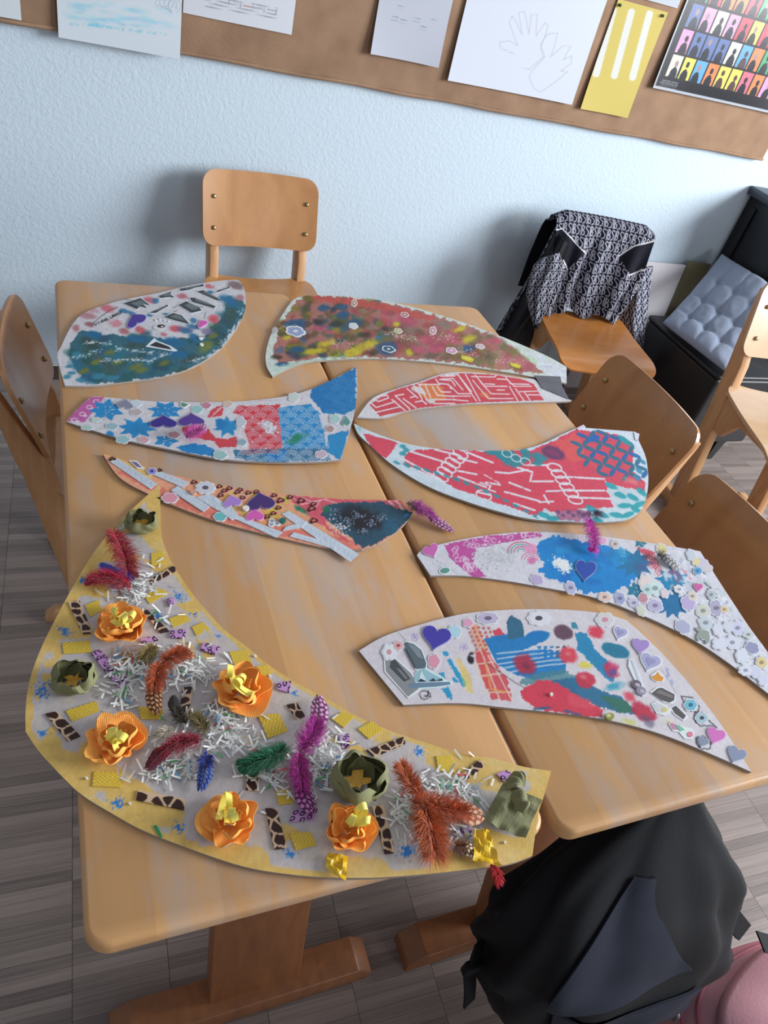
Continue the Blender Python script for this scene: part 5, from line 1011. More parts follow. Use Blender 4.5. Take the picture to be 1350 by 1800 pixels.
def flower(B, c, rpx, mat, kind, seed, label, rib=0):
    r = np.random.default_rng(seed); ctr = PZ(c[0], c[1], B.zt); ctr[2] = B.zt + .0008
    m1 = np.linalg.norm(PZ(c[0]+1, c[1], B.zt) - PZ(c[0], c[1], B.zt)); R = rpx * m1
    root = None
    def petal(name, a0, span, r0, r1, h0, h1, curl, parent, n=11, crin=.06):
        u = np.linspace(0, 1, n); v = np.linspace(-1, 1, 13); P = np.zeros((n, 13, 3)); ph = r.uniform(0, 6)
        for i, uu in enumerate(u):
            rad = r0 + (r1 - r0) * uu ** .8 - curl * max(0, uu - .6) ** 2
            for j, vv in enumerate(v):
                a = a0 + span * vv * (.55 + .45 * math.sin(math.pi * min(1, uu * .8 + .1))); edge = 1 - .16 * vv * vv * uu
                rr_ = rad * edge * (1 + crin * math.sin(5 * vv + ph + 3 * uu)); zz = h0 + (h1 - h0) * uu ** 1.3 * (1 - .25 * vv * vv) + crin * R * .25 * math.sin(7 * vv + ph * 2)
                P[i, j] = ctr + np.array([rr_ * math.cos(a), rr_ * math.sin(a), max(zz, .0006)])
        return sheet(name, P, mat, parent, .0004, True, None, True)
    if kind == 'rose':
        root = petal('crepe_flower', r.uniform(0, 6), 1.5, .1*R, 1.05*R, .001, R*.28, 0, B.root)
        if label: root['label'] = label
        for k in range(4): petal('petal', k*1.571 + r.uniform(-.35,.35), 1.15, .15*R, R*r.uniform(.8,1.0), .002, R*r.uniform(.3,.62), R*r.uniform(0,.7), root, crin=.13)
        for k in range(3): petal('petal', k*2.09 + .6 + r.uniform(-.4,.4), 1.2, .12*R, R*r.uniform(.6,.8), .006, R*r.uniform(.6,.85), R*1.0, root, crin=.14)
        for k in range(3): petal('petal', k*2.09 + r.uniform(-.3,.3), .9, .05*R, R*.34, .01, R*.7, R*.3, root, crin=.1)
    elif kind == 'cup':
        root = petal('crepe_flower', r.uniform(0, 6), 3.05, .35*R, 1.0*R, .001, R*.75, R*1.6, B.root, crin=.11)
        if label: root['label'] = label
        for k in range(3): petal('petal', k*2.09 + r.uniform(-.3,.3), 1.35, .4*R, R*r.uniform(.88,1.02), .002, R*r.uniform(.9,1.15), R*2.0, root, crin=.13)
        for k in range(2): petal('petal', k*3.1 + 1, 1.2, .3*R, R*.62, .003, R*.75, R*.6, root, crin=.09)
        g_ = [ctr + np.array([R*.45*math.cos(t)*q, R*.45*math.sin(t)*q, R*.34 + .004*r.random()]) for t, q in zip(np.linspace(0, 6.28, 15), r.uniform(.35, 1.0, 15))]
        V = [ctr + np.array([0, 0, R*.38])] + g_; mesh('gold_centre', V, [(0, i, i+1) for i in range(1, 15)] + [(0, 15, 1)], M['gold'], root, False, world=True)
    for k in range(rib):
        a0 = r.uniform(0, 6.28); t = np.linspace(0, 1, 22); s0 = ctr + np.array([.22*R*math.cos(a0*2), .22*R*math.sin(a0*2), R*.62]); dr = np.array([math.cos(a0), math.sin(a0), 0]); sd = np.array([-dr[1], dr[0], 0])
        P = np.zeros((22, 2, 3))
        for i, tt in enumerate(t):
            th = tt * 5.2; p = s0 + dr * (R*(.75*tt - .25) + .012*math.sin(th)) + np.array([0, 0, .012*(1-math.cos(th)) - R*.28*tt*tt]) + sd * .006 * math.sin(2*tt + k)
            tw = sd * .0034 + np.array([0, 0, .0018*math.sin(th*.7)])
            P[i, 0] = p - tw; P[i, 1] = p + tw
        sheet('ribbon_curl', P, M['ribbon'], root, .0003, True, None, True)
    return root
for i, (c, rp) in enumerate(((za(660,960), 47), (zb(1055,225), 49), (zb(470,470), 51), (zb(1010,845), 49), (zc(395,645), 44))):
    flower(B7, (c[0], c[1] + 8), rp * 1.16, M['orange_crepe'], 'rose', 30 + i, 'orange crepe flower with yellow ribbon curls', 3)
flower(B7, (za(365,1300)[0], za(365,1300)[1] + 10), 47, M['green_crepe'], 'cup', 41, 'olive crepe bud with gold inside'); flower(B7, (zc(440,425)[0], zc(440,425)[1] + 14), 57, M['green_crepe'], 'cup', 42, 'open olive crepe flower with gold inside'); flower(B7, (za(800,330)[0], za(800,330)[1]), 35, M['green_crepe'], 'cup', 43, 'small olive crepe bud at the tip')
# folded olive packet
pk = crumple('crepe_packet', B7, zc([(1075,455),(1240,540),(1165,708),(985,620)]), M['green_crepe'], .008, .009, 'folded olive crepe packet', 16, 0, 7)
P0 = PZ(*zc(1165,500), B7.zt)
for k in range(2):
    u = np.linspace(0, 1, 9)[:, None]; v = np.linspace(-1, 1, 13)[None, :]; a = 2.2 + k * .9
    P = np.stack([P0[0] + (.004 + .020*u)*np.cos(a + v*.8), P0[1] - .012*k + (.004 + .020*u)*np.sin(a + v*.8), B7.zt + .016 + .010*u*(1-u)*4 + .003*np.sin(9*v + k)*u], -1); sheet('fold', P, M['green_crepe'], pk, .0004, True, None, True)
# ---------------------------------------------------------------- pinboard and papers on the wall
mt, nt, b = nodes('burlap'); lk = nt.links
tc = N(nt, 'ShaderNodeTexCoord'); w1 = N(nt, 'ShaderNodeTexWave', wave_type='BANDS', bands_direction='X'); w2 = N(nt, 'ShaderNodeTexWave', wave_type='BANDS', bands_direction='Z')
for q in (w1, w2): setin(q, Scale=190.0, Distortion=1.5, Detail=2.0); lk.new(tc.outputs['Object'], q.inputs['Vector'])
ml = N(nt, 'ShaderNodeMath', operation='MULTIPLY'); lk.new(w1.outputs['Fac'], ml.inputs[0]); lk.new(w2.outputs['Fac'], ml.inputs[1])
no = N(nt, 'ShaderNodeTexNoise'); setin(no, Scale=14.0, Detail=6.0); lk.new(tc.outputs['Object'], no.inputs['Vector'])
ad = N(nt, 'ShaderNodeMath', operation='ADD'); lk.new(ml.outputs[0], ad.inputs[0]); lk.new(no.outputs['Fac'], ad.inputs[1])
mx = N(nt, 'ShaderNodeMix', data_type='RGBA'); mr = N(nt, 'ShaderNodeMapRange'); setin(mr, From_Min=.3, From_Max=1.3); lk.new(ad.outputs[0], mr.inputs['Value']); lk.new(mr.outputs['Result'], mx.inputs['Factor'])
mx.inputs['A'].default_value = L4((132,104,84)); mx.inputs['B'].default_value = L4((180,148,122)); lk.new(mx.outputs['Result'], b.inputs['Base Color']); setin(b, Roughness=.9); b.inputs['Specular IOR Level'].default_value = .1
bp = N(nt, 'ShaderNodeBump'); setin(bp, Strength=.4, Distance=.001); lk.new(ml.outputs[0], bp.inputs['Height']); lk.new(bp.outputs['Normal'], b.inputs['Normal']); M['burlap'] = mt
PBX, PBZ = 2.545, 1.006
pb = thing('pinboard', 'brown burlap pinboard along the top of the wall', 'pinboard', (0.8, WALL_Y, PBZ))
prism('burlap_panel', [(-1.9, WALL_Y-.022), (PBX, WALL_Y-.022), (PBX, WALL_Y-.001), (-1.9, WALL_Y-.001)], PBZ, 2.0, M['burlap'], pb, world=True, bev=.004)
xs = np.linspace(-1.88, PBX, 120); tube('folded_hem', np.c_[xs, WALL_Y-.0225 + .002*np.sin(xs*23), PBZ+.004 + .0015*np.sin(xs*17)], .0055, M['burlap'], pb, 8, True)
PYW = WALL_Y - .0245
class Paper(Board):
    def __init__(s, name, label, cat, x0, x1, z0, z1, base, off=0.0, curl=0.0, skew=0.0, step=.0028, mat='paper', group='sheets pinned to the burlap board'):
        nu, nv = int((x1-x0)/step)+2, int((z1-z0)/step)+2; u = np.linspace(0, 1, nu)[:, None]; v = np.linspace(0, 1, nv)[None, :]
        X = x0 + (x1-x0)*u + skew*(1-v); Z = z0 + (z1-z0)*v + 0*u; Y = PYW - .0012 - off - curl*(1-v)**2.5*(.4+.6*np.abs(2*u-1)**2) - .002*(1-v)*np.sin(3*u)
        P = np.stack([X+0*v, Y, Z], -1); s.P = P; s.nu, s.nv = nu, nv; s.root = thing(name, label, cat, (float(x0), PYW, float(z0)), 0, group)
        uv = proj(P.reshape(-1, 3)); s.U, s.Vv = uv[:, 0], uv[:, 1]; s.X, s.Y = P[..., 0].ravel(), P[..., 2].ravel(); s.c = np.ones((nu*nv, 3))*np.array(base)/255.; s.n2 = fbm(s.X*200, s.Y*200, 5, 2); s.n1 = s.n2; s.seed = 3; s.mat = mat
    def finish(s):
        return sheet('sheet', s.P, M[s.mat], s.root, .0004, True, np.clip(s.c, 0, 1).reshape(s.nu, s.nv, 3), True)
    def pin(s, x, z, c=(70,110,80)):
        tube('push_pin', [(x, PYW-.004, z), (x, PYW-.010, z), (x, PYW-.013, z)], [.0045, .0045, .002], plain('pin', c, .3), s.root, 8, True)
p = Paper('drawing_sheet', 'white paper corner at the top left of the pinboard', 'paper', -.26, -.044, 1.016, 1.226, (206,214,220)); p.finish(); p.pin(-.15, 1.215)
p = Paper('drawing_sheet', 'white sheet with pale blue watercolour streaks, left of the printed table', 'drawing', .040, .342, .996, 1.206, (206,216,224), .006, .006)
p.dabs([(120,5),(300,5),(305,50),(125,45)], 60, [(150,206,226),(120,192,220),(170,214,230)], 20, 8, 8, .45, .4, .9, .22, 3); p.line([(125,42),(160,44),(220,52),(290,60)], 5, (100,190,216), .5, .4)
for k in range(5): p.ring(285+6*k, 5+2*k, 12, 7, 1.2, (150,160,176), 30*k, 0, 300, .6)
p.finish(); p.pin(.19, 1.195)
p = Paper('printed_sheet', 'white sheet with a printed table grid beside the watercolour', 'paper', .346, .642, 1.103, 1.313, (208,212,220), .0008)
for k in range(4): p.line([(360, 1+k*6-8), (486, 22+k*6-8)], 1.0, (120,124,134), .8)
for k in range(6): p.line([(382+k*21, -4+k*3.4), (380+k*21, 7+k*3.4)], 1.0, (120,124,134), .8)
for k in range(5): p.line([(386+k*21, 3+k*3.3), (398+k*21, 5+k*3.3)], 1.6, (206,96,80) if k == 2 else (140,146,156), .7)
p.finish(); p.pin(.49, 1.305)
p = Paper('sketch_sheet', 'curled white sheet with small pencil boxes', 'drawing', .876, 1.098, 1.098, 1.408, (186,190,202), .001, .016, 0)
for (x, y) in ((700,10),(690,28),(705,34),(728,30),(740,46),(758,34)):
    p.line([(x,y),(x+10,y+3)], 1.3, (130,134,150), .8); p.line([(x-4,y+6),(x+9,y+9)], 1.0, (150,154,168), .7)
p.finish(); p.pin(.987, 1.395)
p = Paper('hand_drawing', 'large white sheet with two pencilled hand outlines', 'drawing', 1.140, 1.605, 1.069, 1.66, (208,214,226), .0005, .012)
h1 = [(905,95),(880,85),(878,74),(895,72),(910,80),(895,40),(900,28),(908,40),(918,62),(912,22),(922,20),(930,60),(934,25),(944,26),(942,64),(958,40),(964,46),(950,85),(955,100),(930,122),(918,120)]
h2 = [(935,125),(958,100),(950,78),(962,60),(980,58),(975,80),(968,100),(990,80),(1003,82),(990,105),(1005,98),(1004,112),(985,125),(998,126),(975,145),(950,162),(938,155),(930,135),(935,125)]
for h in (h1, h2): p.line(h, 1.3, (178,178,190), .85)
p.finish(); p.pin(1.37, 1.645)
p = Paper('yellow_sheet', 'yellow sheet with three white paper strips', 'paper', 1.644, 1.843, 1.062, 1.372, (202,184,104), .0015, .010, .0, .003)
for k in range(3):
    a = np.array((1078+26*k+6*k, 18+3*k)); p.line([a, a + (-30, 112)], 12, (214,216,214), .95)
p.finish(); p.pin(1.825, 1.36); p.pin(1.655, 1.358)
p = Paper('white_sheet', 'white sheet half hidden above the yellow one', 'paper', 1.60, 1.872, 1.388, 1.60, (190,194,202), .0002); p.finish(); p.pin(1.74, 1.59)
p = Paper('portrait_poster', 'glossy poster with rows of small coloured portrait tiles', 'poster', 1.893, 2.50, 1.165, 1.60, (22,22,30), .002, .012, 0, .0022, 'print_gloss')
pal = [(110,190,220),(206,110,130),(226,206,96),(96,160,206),(70,160,110),(206,70,90),(206,206,190),(220,150,190),(224,130,80),(90,110,160)]
rp = np.random.default_rng(12)
for r in range(6):
    for cc in range(11):
        x0, z0 = 1.925 + cc*.054 + (r % 2)*.0, 1.205 + r*.072; bg = pal[rp.integers(len(pal))]
        k = (p.X > x0) & (p.X < x0+.047) & (p.Y > z0) & (p.Y < z0+.064); p.put(k*1.0, bg)
        hx_, hz_ = x0+.0235+rp.uniform(-.005,.005), z0+.042+rp.uniform(-.004,.006); dark = (30,32,44) if rp.random() < .8 else (80,60,60)
        k = (np.hypot((p.X-hx_)/.0075, (p.Y-hz_)/.0095) < 1); p.put(k*1.0, (150,130,130) if rp.random() < .5 else dark)
        k = (np.hypot((p.X-hx_)/.016, (p.Y-z0-.003)/.028) < 1) & (p.Y > z0) & (p.X > x0) & (p.X < x0+.047); p.put(k*1.0, dark)
for q in range(4): k = (np.abs(p.Y-1.192+.006*q) < .0016) & (p.X > 1.915) & (p.X < 1.99) & (np.sin(p.X*900+q*3) > -.4); p.put(k*.7, (170,170,180))
k = (p.Y < 1.172) | (p.X < 1.899); p.put(k*.8, (206,214,222)); p.finish(); p.pin(1.905, 1.59)

# ---------------------------------------------------------------- right background
pn = thing('canvas_board', 'grey white painted board leaning on the wall behind the jacket chair', 'board', (2.26, 2.07, 0))
M['greyboard'] = plain('grey_white_board', (196,192,198), .8, var=.08, vscale=6); M['olive'] = plain('olive_board', (126,120,92), .8, var=.18, vscale=5)
def lean(name, x0, x1, h, y0, y1, mat, parent):
    V = [(x0,y0,0),(x1,y0,0),(x1,y0+.012,0),(x0,y0+.012,0),(x0,y1,h),(x1,y1,h),(x1,y1+.012,h),(x0,y1+.012,h)]
    o = mesh(name, V, [(0,1,5,4),(2,3,7,6),(1,2,6,5),(3,0,4,7),(4,5,6,7),(3,2,1,0)], mat, parent, world=True); return bevel_mesh(o, .002, 1)
lean('panel', 2.04, 2.425, .572, 2.03, 2.085, M['greyboard'], pn); 
pn2 = thing('canvas_board', 'olive board leaning on the wall beside the black cabinet', 'board', (2.5, 2.08, 0)); lean('panel', 2.435, 2.562, .585, 2.06, 2.09, M['olive'], pn2)
cb_ = thing('black_cabinet', 'black upright cabinet with overhanging lid at the right border', 'cabinet', (3.0, 1.95, 0))
prism('body', [(2.60, 1.80), (3.7, 1.80), (3.7, WALL_Y-.005), (2.60, WALL_Y-.005)], .03, .872, M['black'], cb_, world=True, bev=.004)
prism('lid', [(2.575, 1.775), (3.72, 1.775), (3.72, WALL_Y-.004), (2.575, WALL_Y-.004)], .874, .908, plain('lid_black', (52,58,68), .35, .5), cb_, world=True, bev=.004)
prism('side_moulding', [(1.83, .08), (1.855, .08), (1.855, .84), (1.83, .84)], 2.592, 2.601, M['black'], cb_, 'x', True); prism('side_moulding', [(2.05, .08), (2.075, .08), (2.075, .84), (2.05, .84)], 2.592, 2.601, M['black'], cb_, 'x', True)
for x, y in ((2.66,1.84),(3.64,1.84),(2.66,2.07),(3.64,2.07)): box('foot', (x,y,.015), (.05,.04,.03), M['black'], cb_, world=True)
bn = thing('black_bench', 'black leather covered bench under the grey cushion', 'bench', (2.38, 1.70, 0)); M['leather'] = plain('black_leather', (15,15,20), .45, .5, bump=.25, bscale=220)
prism('upholstered_box', rrect(2.215, 1.485, 2.57, 1.94, .02), .10, .395, M['leather'], bn, world=True, bev=.012, seg=3)
prism('seat_pad', rrect(2.21, 1.48, 2.575, 1.945, .02), .396, .412, M['leather'], bn, world=True, bev=.006)
for x, y in ((2.255,1.53),(2.46,1.52),(2.27,1.90),(2.53,1.90)):
    V = [(x+sx_*a_, y+sy_*a_, zz) for a_, zz in ((.014,0),(.024,.11)) for sx_, sy_ in ((-1,-1),(1,-1),(1,1),(-1,1))]
    mesh('leg', V, [(0,1,5,4),(1,2,6,5),(2,3,7,6),(3,0,4,7),(3,2,1,0),(4,5,6,7)], M['black'], bn, world=True)
# tufted cushion, propped up against the cabinet
A = PZ(1165, 572, .425); Bq = PZ(1275, 658, .425); D = PX(1268, 452, 2.555); Cq = D + (Bq - A) * 1.0
n = 49; u = np.linspace(0, 1, n)[:, None, None]; v = np.linspace(0, 1, n)[None, :, None]
mid3 = (A*(1-u)+Bq*u)*(1-v) + (D*(1-u)+Cq*u)*v
nr = np.cross(Bq-A, D-A); nr /= np.linalg.norm(nr); nr = nr if nr[2] > 0 else -nr
uu, vv = u[..., 0]+0*v[..., 0], v[..., 0]+0*u[..., 0]
edge = np.clip(16*uu*(1-uu)*vv*(1-vv), 0, 1)**.35; tuft = np.ones_like(uu)
for i in range(1, 4):
    for j in range(1, 4):
        q = np.hypot(uu-i/4, vv-j/4); th_ = np.arctan2(vv-j/4, uu-i/4); tuft *= 1 - (.62+.10*np.cos(8*th_+i))*np.exp(-(q/.045)**1.2)
seam = 1 - .10*np.exp(-((uu*4+.03*np.sin(9*vv)) % 1 - .5)**2/.002) * 0 - .18*np.exp(-(np.minimum((uu*4) % 1, 1-(uu*4) % 1))**2/.006) - .18*np.exp(-(np.minimum((vv*4) % 1, 1-(vv*4) % 1))**2/.006)
thk = .036*edge*tuft*seam + .009*fbm(uu*6, vv*6, 6)
sag = -.035*np.sin(math.pi*vv)**1.0
top = mid3 + nr*(thk+.012)[..., None] + np.array([0,0,1])*sag[..., None]; bot = mid3 - nr*(.006*edge-.010)[..., None] + np.array([0,0,1])*sag[..., None]
M['cushion'] = plain('grey_cushion_cloth', (146,158,180), .9, .15, bump=.3, bscale=350, sheen=.2)
cu = thing('seat_cushion', 'tufted blue grey seat cushion propped on the black bench', 'cushion', tuple(mid3.mean((0,1)) - np.array([0,0,.12])))
V = np.vstack([top.reshape(-1,3), bot.reshape(-1,3)]); k = n*n; F = grid_faces(n, n); E_ = []
for a_, b_ in [(i*n, (i+1)*n) for i in range(n-1)] + [((i+1)*n+n-1, i*n+n-1) for i in range(n-1)] + [(j+1, j) for j in range(n-1)] + [((n-1)*n+j, (n-1)*n+j+1) for j in range(n-1)]: E_.append((a_, b_, b_+k, a_+k))
cuo = mesh('cushion_pad', V, np.vstack([F, F[:, ::-1]+k, np.array(E_)]), M['cushion'], cu, True, world=True)
bm = bmesh.new(); bm.from_mesh(cuo.data); bmesh.ops.recalc_face_normals(bm, faces=bm.faces); bm.to_mesh(cuo.data); bm.free()
for i in range(1, 4):
    for j in range(1, 4):
        q = top[i*12, j*12]; tube('tuft_button', [q-nr*.002, q+nr*.002, q+nr*.0035], [.006,.006,.003], M['cushion'], cuo, 8, True)

# ---------------------------------------------------------------- jacket over the chair
M['cloth'] = printed('monogram_cloth', .8, .15, bump=.15, bscale=500); M['blackcloth'] = plain('black_satin', (20,20,28), .55, .35, bump=.1, bscale=60)
GLY = [((.08,.10),(.08,.92)),((.20,.06),(.20,.88)),((.20,.06),(.40,.16)),((.40,.16),(.38,.40)),((.38,.40),(.20,.48)),((.20,.48),(.46,.58)),((.46,.58),(.44,.82)),((.44,.82),(.20,.88)),
       ((.92,.14),(.70,.06)),((.70,.06),(.60,.26)),((.60,.26),(.90,.56)),((.90,.56),(.84,.84)),((.84,.84),(.60,.92))]
def glyphs(a, b, cell):
    gx, gy = a/cell, b/(cell*1.12); row = np.floor(gy); fx = (gx + .5*(row % 2)) % 1; fy = gy % 1; d = np.full(a.shape, 9.)
    for (p, q) in GLY:
        ex, ey = q[0]-p[0], q[1]-p[1]; t = np.clip(((fx-p[0])*ex+(fy-p[1])*ey)/(ex*ex+ey*ey), 0, 1); d = np.minimum(d, np.hypot(fx-p[0]-t*ex, fy-p[1]-t*ey))
    return np.clip((.042-d)/.03+.5, 0, 1)
NAVY, WHT = np.array((16,18,34))/255., np.array((178,178,192))/255.
jk = thing('jacket', 'black jacket with white monogram pattern hanging over the chair back', 'jacket', tuple(ch_jack.location))
Mj = Matrix.Translation(ch_jack.location) @ Matrix.Rotation(ch_jack.rotation_euler.z, 4, 'Z'); Mj = np.array(Mj)
zj = ZF(880, 360, 4.5)
prof = np.array([(-.095,.44),(-.105,.56),(-.098,.68),(-.075,.748),(-.045,.762),(-.018,.748),(.006,.68),(.030,.60),(.052,.53),(.068,.475),(.080,.442)])
tt = np.linspace(0, 1, 300); ss = np.linspace(-1, 1, 260); kx = np.linspace(0, 1, len(prof))
from numpy import interp
cum = np.r_[0, np.cumsum(np.hypot(*np.diff(prof, axis=0).T))]; cum /= cum[-1]
px_, pz_ = interp(tt, cum, prof[:, 0]), interp(tt, cum, prof[:, 1])
for _ in range(6): px_[1:-1] = (px_[:-2]+2*px_[1:-1]+px_[2:])/4; pz_[1:-1] = (pz_[:-2]+2*pz_[1:-1]+pz_[2:])/4
T, S = np.meshgrid(tt, ss, indexing='ij'); fr = np.clip((T-.52)/.48, 0, 1); bk_ = np.clip((.42-T)/.42, 0, 1)
hw = .200 - .045*fr**1.2 + .01*bk_
fold = (.006+.012*fr)*(fr > 0)*np.clip(fr*3, 0, 1)*(np.sin(S*9+2.5*fr+1.3*np.sin(S*4)) + .6*np.sin(S*17+5*fr+.8)) + .010*fr*(fbm(S*4+9, T*9, 4)-.5)*2
corner = .02*np.clip(np.abs(S)-.8, 0, 1)/.2*np.exp(-((T-.47)/.12)**2)
Xl = px_[:, None]+fold+.016*(S**2)*(T > .4); Yl = S*hw + .006*np.sin(T*14+S*3)*fr; Zl = pz_[:, None] - corner - .012*fr**3*np.cos(S*7)
Pl = np.stack([Xl, Yl, Zl], -1); Pw = Pl @ Mj[:3, :3].T + Mj[:3, 3]
uv = proj(Pw); gl = glyphs(S*.20+.5, T*.72, .036); col = NAVY + (WHT-NAVY)*gl[..., None]
def inz(pts): return inpoly(uv[..., 0], uv[..., 1], zj(pts))
yk = inz([(100,480),(200,330),(330,230),(400,195),(485,185),(665,380),(530,515),(460,380),(340,420)]) | inz([(930,405),(1060,325),(1240,280),(1240,480),(1020,552),(960,450)])
yk &= T > .32; yk |= (T < .40); col[yk] = np.array((22,22,34))/255.
def pipe(pts, wd=2.0):
    P_ = np.array(zj(pts)); m_ = np.zeros(T.shape, bool)
    for a_, b_ in zip(P_[:-1], P_[1:]):
        ab = b_-a_; t = np.clip(((uv[..., 0]-a_[0])*ab[0]+(uv[..., 1]-a_[1])*ab[1])/(ab@ab), 0, 1); m_ |= np.hypot(uv[..., 0]-a_[0]-t*ab[0], uv[..., 1]-a_[1]-t*ab[1]) < wd/2
    col[m_ & (T > .45)] = np.array((216,216,222))/255.
pipe([(395,205),(485,188),(560,270),(665,382)]); pipe([(930,405),(1060,325),(1240,280)]); pipe([(1015,552),(1240,478)]); pipe([(460,380),(530,515)])
sheet('body', Pw[:, ::-1], M['cloth'], jk, .004, True, col[:, ::-1], True)
def hang(name, Lp, Rp, yl, yr, mat, pat=None, bulge=.02, th=.005, nu=60, nv=36, pipeL=False, pipeR=False, label=None, seed=0):
    """hanging piece of cloth between two photo polylines, with the world-y of its upper and lower end"""
    def res(P_):
        P_ = np.array(P_, float); d = np.r_[0, np.cumsum(np.hypot(*np.diff(P_, axis=0).T))]; t = np.linspace(0, d[-1], nu); return np.c_[interp(t, d, P_[:, 0]), interp(t, d, P_[:, 1])]
    A_, B_ = res(Lp), res(Rp); G = np.zeros((nu, nv, 3)); C_ = np.zeros((nu, nv, 3)); vv_ = np.linspace(0, 1, nv)
    for i in range(nu):
        f = i/(nu-1)
        for j, q in enumerate(vv_):
            p_ = A_[i]*(1-q)+B_[i]*q; y = (yl[0]*(1-f)+yl[1]*f)*(1-q) + (yr[0]*(1-f)+yr[1]*f)*q - bulge*math.sin(math.pi*q) - .006*math.sin(q*11+f*4+seed)*math.sin(math.pi*q)
            G[i, j] = PY(p_[0], p_[1], y)
    if pat:
        a_ = (vv_[None, :]-.5)*np.linalg.norm(G[:, -1]-G[:, 0], axis=1)[:, None]; b_ = np.cumsum(np.r_[0, np.linalg.norm(np.diff(G[:, nv//2], axis=0), axis=1)])[:, None]+0*a_
        g_ = glyphs(a_+.3*b_+.5, b_, pat)*(.0+1.0); C_[:] = NAVY + (WHT-NAVY)*g_[..., None]
        if pipeL: C_[:, :1] = .84
        if pipeR: C_[:, -1:] = .84
    n_ = np.cross(G[-1, 0]-G[0, 0], G[0, -1]-G[0, 0]+1e-6)
    if n_[1] > 0: G = G[:, ::-1]; C_ = C_[:, ::-1]
    return sheet(name, G, mat, jk, th, True, C_ if pat else None, True, label)
yb = float(ch_jack.location[1])
hang('lining', [(974,402),(950,448),(916,508),(884,560),(866,592),(866,630)], [(1000,430),(985,470),(955,520),(940,570),(935,610),(935,660)], (yb+.06, yb+.04), (yb-.02, yb-.06), M['blackcloth'], None, .02, .004, 50, 24, label='black satin lining side')
hang('side_trim', [(978,396),(954,445),(920,504),(888,556),(870,588)], [(985,401),(960,448),(926,507),(894,559),(876,591)], (yb+.05, yb+.03), (yb+.04, yb+.02), M['cloth'], .02, .003, .003, 60, 8)
hang('inner_fold', [(940,520),(925,545),(905,575),(892,600)], [(958,535),(940,560),(925,590),(915,620)], (yb-.02, yb-.02), (yb-.03, yb-.04), plain('dark_monogram_lining', (40,40,44), .85, var=.5, vscale=120), None, .01, .003, 30, 12)
hang('front_panel', [(955,452),(938,466),(925,515),(930,545),(939,575)], [(983,444),(992,470),(975,502),(962,545),(943,578)], (yb-.045, yb-.10), (yb-.055, yb-.12), M['cloth'], .025, .016, .005, 110, 70, True, True, 'patterned front edge with white piping')
hang('sleeve', [(1092,478),(1092,520),(1088,560),(1102,620),(1110,652)], [(1148,468),(1144,500),(1140,530),(1132,600),(1120,656)], (yb-.03, yb-.08), (yb-.05, yb-.10), M['cloth'], .025, .03, .006, 110, 80)

# ---------------------------------------------------------------- backpack hanging at the front of the right table
M['nylon'] = plain('black_nylon', (15,15,20), .75, .25, bump=.2, bscale=500); M['navy'] = plain('navy_nylon', (30,34,48), .8, .3, bump=.2, bscale=500)
bg = thing('backpack', 'black backpack hanging from the front end of the right table', 'backpack', (0.72, -.03, .10))
sl = np.array([(.100,.830,-.05,.09,.05),(.115,.828,-.05,.15,.085),(.20,.800,-.055,.20,.10),(.33,.760,-.055,.225,.10),(.42,.728,-.05,.222,.09),(.50,.700,-.035,.195,.075),(.57,.700,-.01,.145,.055),(.62,.718,.01,.09,.038),(.66,.735,.022,.045,.02),(.672,.740,.025,.02,.01)])
nz, na = 70, 72; zz = np.linspace(0, 1, nz); ks = np.linspace(0, 1, len(sl)); SL = np.stack([interp(zz, ks, sl[:, i]) for i in range(5)], 1)
for _ in range(5): SL[1:-1] = (SL[:-2]+2*SL[1:-1]+SL[2:])/4
an = np.linspace(0, 2*math.pi, na, endpoint=False)
def bagpt(i, a, k=1.0):
    z_, xc, yc, rx, ry = SL[i]; c_, s_ = np.cos(a), np.sin(a); e_ = 2/2.6
    n_ = 1 + .06*np.sin(3*a+z_*16) + .03*np.abs(np.sin(2.5*a+z_*30))*(z_ > .2) + .05*(fbm(np.cos(a)*2.2+5, np.sin(a)*2.2+z_*9, 3)-.5)*2 + .035*np.sin(7*a+z_*22) + .05*np.sin(11*a+6*np.sin(z_*9))*np.clip((z_-.25)*4, 0, 1)*np.clip((.66-z_)*8, 0, 1)
    return np.stack([xc+rx*k*n_*np.sign(c_)*np.abs(c_)**e_, yc+ry*k*n_*np.sign(s_)*np.abs(s_)**e_, z_+0*a], -1)
V = np.vstack([bagpt(i, an) for i in range(nz)]); F = [(i*na+j, i*na+(j+1) % na, (i+1)*na+(j+1) % na, (i+1)*na+j) for i in range(nz-1) for j in range(na)] + [tuple(range(na))[::-1], tuple(range((nz-1)*na, nz*na))]
bago = mesh('bag_body', V, F, M['nylon'], bg, True, world=True)
pa = np.linspace(math.radians(216), math.radians(274), 30); rows = [i for i in range(nz) if .425 < SL[i, 0] < .60]
G = np.stack([bagpt(i, 4.50 + (pa-4.35)*max(.2, 1-(SL[i, 0]-.425)*4.2), 1.03) for i in rows]); sheet('front_flap', G, M['navy'], bg, .003, True, None, True, 'lighter navy front flap')
rows = [i for i in range(nz) if .16 < SL[i, 0] < .40]; G = np.stack([bagpt(i, pa + .17, 1.025) for i in rows]); sheet('front_pocket', G, M['navy'], bg, .004, True, None, True)
tube('zip_pull', [(.86,-.16,.25),(.87,-.165,.23),(.872,-.166,.21)], .003, plain('zip_metal', (190,190,196), .3, metal=.9), bg, 8, True)
tube('grab_loop', [(.715,.03,.66),(.725,.022,.685),(.745,.018,.689),(.76,.022,.683),(.765,.03,.66)], .006, M['nylon'], bg, 8, True)
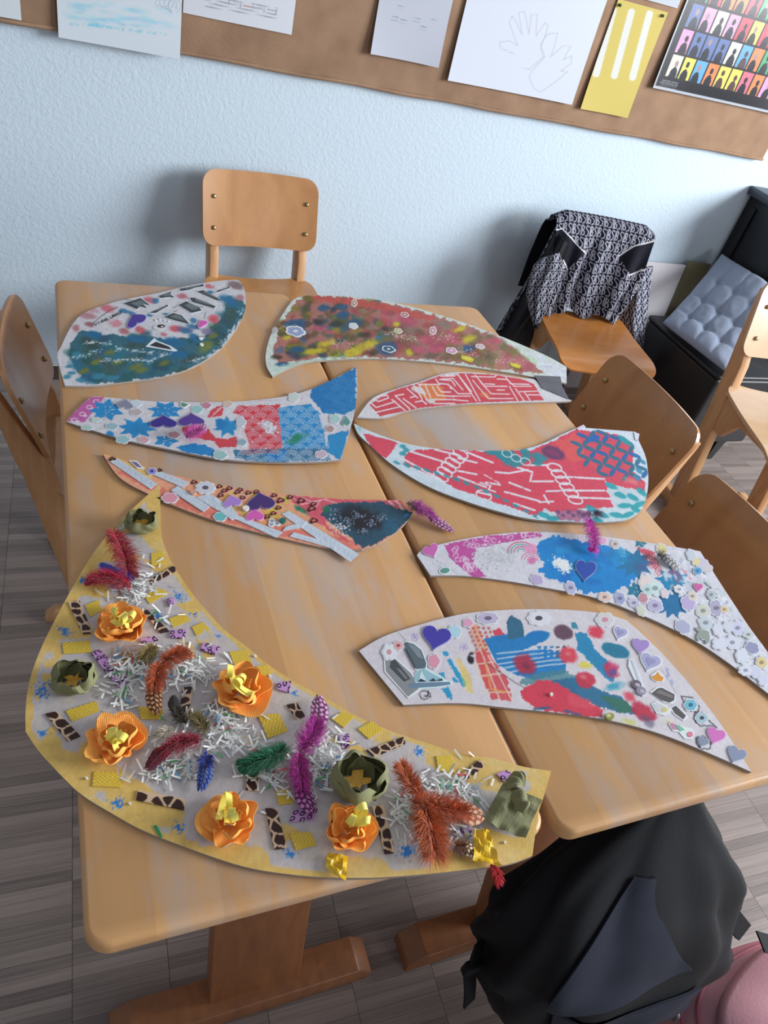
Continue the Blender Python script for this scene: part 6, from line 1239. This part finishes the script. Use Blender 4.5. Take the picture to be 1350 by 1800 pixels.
def strap(name, pts, w_, mat, parent, th=.003):
    pts = np.array(pts, float); t = np.linspace(0, 1, len(pts)); q = np.linspace(0, 1, 30); P_ = np.stack([interp(q, t, pts[:, i]) for i in range(3)], 1)
    for _ in range(3): P_[1:-1] = (P_[:-2]+2*P_[1:-1]+P_[2:])/4
    return sheet(name, np.stack([P_-np.array(w_)/2, P_+np.array(w_)/2], 1), mat, parent, th, True, None, True)
c0 = lambda x, y, zq: tuple(PZ(x, y, zq))
strap('loose_strap', [c0(846,1655,.40), c0(838,1690,.37), c0(826,1705,.35), c0(828,1735,.31), c0(826,1765,.28)], (.022,.008,0), M['nylon'], bg); box('buckle', c0(830,1700,.355), (.028,.014,.030), M['nylon'], bg, .004, world=True)
strap('shoulder_strap', [c0(1175,1452,.62), c0(1190,1480,.60), c0(1212,1520,.55), c0(1260,1580,.47), c0(1310,1640,.38)], (.03,.012,.01), M['nylon'], bg, .006); strap('side_strap', [c0(1338,1655,.34), c0(1362,1662,.33), c0(1400,1672,.32)], (.0,.03,.01), M['nylon'], bg)
crumple_c = [c0(1160,1442,.64), c0(1180,1432,.64), c0(1178,1448,.63), c0(1165,1452,.63)]
mesh('paper_tissue', crumple_c + [tuple(np.mean(crumple_c, 0)+np.array([0,0,.008]))], [(0,1,4),(1,2,4),(2,3,4),(3,0,4)], plain('tissue', (206,216,226), .8), bg, world=True)
hk = tube('bag_hook', [(.738-.5088,.06,.694),(.738-.5088,.034,.690),(.738-.5088,.028,.672),(.738-.5088,.016,.670),(.738-.5088,.012,.684)], .004, M['brass'], tabB, 8)

# pink bag lying on the floor
M['pink'] = plain('pink_nylon', (206,150,160), .6, .3, bump=.2, bscale=200, var=.1, vscale=8)
pk_ = thing('pink_bag', 'soft pink bag with a stitched seam at the bottom right corner', 'bag', (1.13, -.24, 0))
nz2, na2 = 30, 64; a2 = np.linspace(0, 2*math.pi, na2, endpoint=False); V = []
for i in range(nz2):
    t = i/(nz2-1); z_ = .001+.235*t; r_2 = (1-abs(2*t-.75)**3.2*.5) if t < .8 else max(.02, math.sqrt(max(0, 1-((t-.55)/.45)**2))*1.03)
    for a_ in a2: q = r_2*(1+.04*math.sin(3*a_+4*t)+.03*math.sin(5*a_-6*t)); V.append((1.13+.245*q*math.cos(a_), -.245+.150*q*math.sin(a_), z_+.01*math.sin(2*a_+1)*t))
F = [(i*na2+j, i*na2+(j+1) % na2, (i+1)*na2+(j+1) % na2, (i+1)*na2+j) for i in range(nz2-1) for j in range(na2)] + [tuple(range(na2))[::-1], tuple(range((nz2-1)*na2, nz2*na2))]
mesh('bag_body', V, F, M['pink'], pk_, True, world=True)
for k, tq in enumerate((17, 20)): tube('seam_piping', [V[tq*na2+j] for j in range(na2)]+[V[tq*na2]], .0045, plain('pink_piping', (190,110,124), .6), pk_, 6, True)
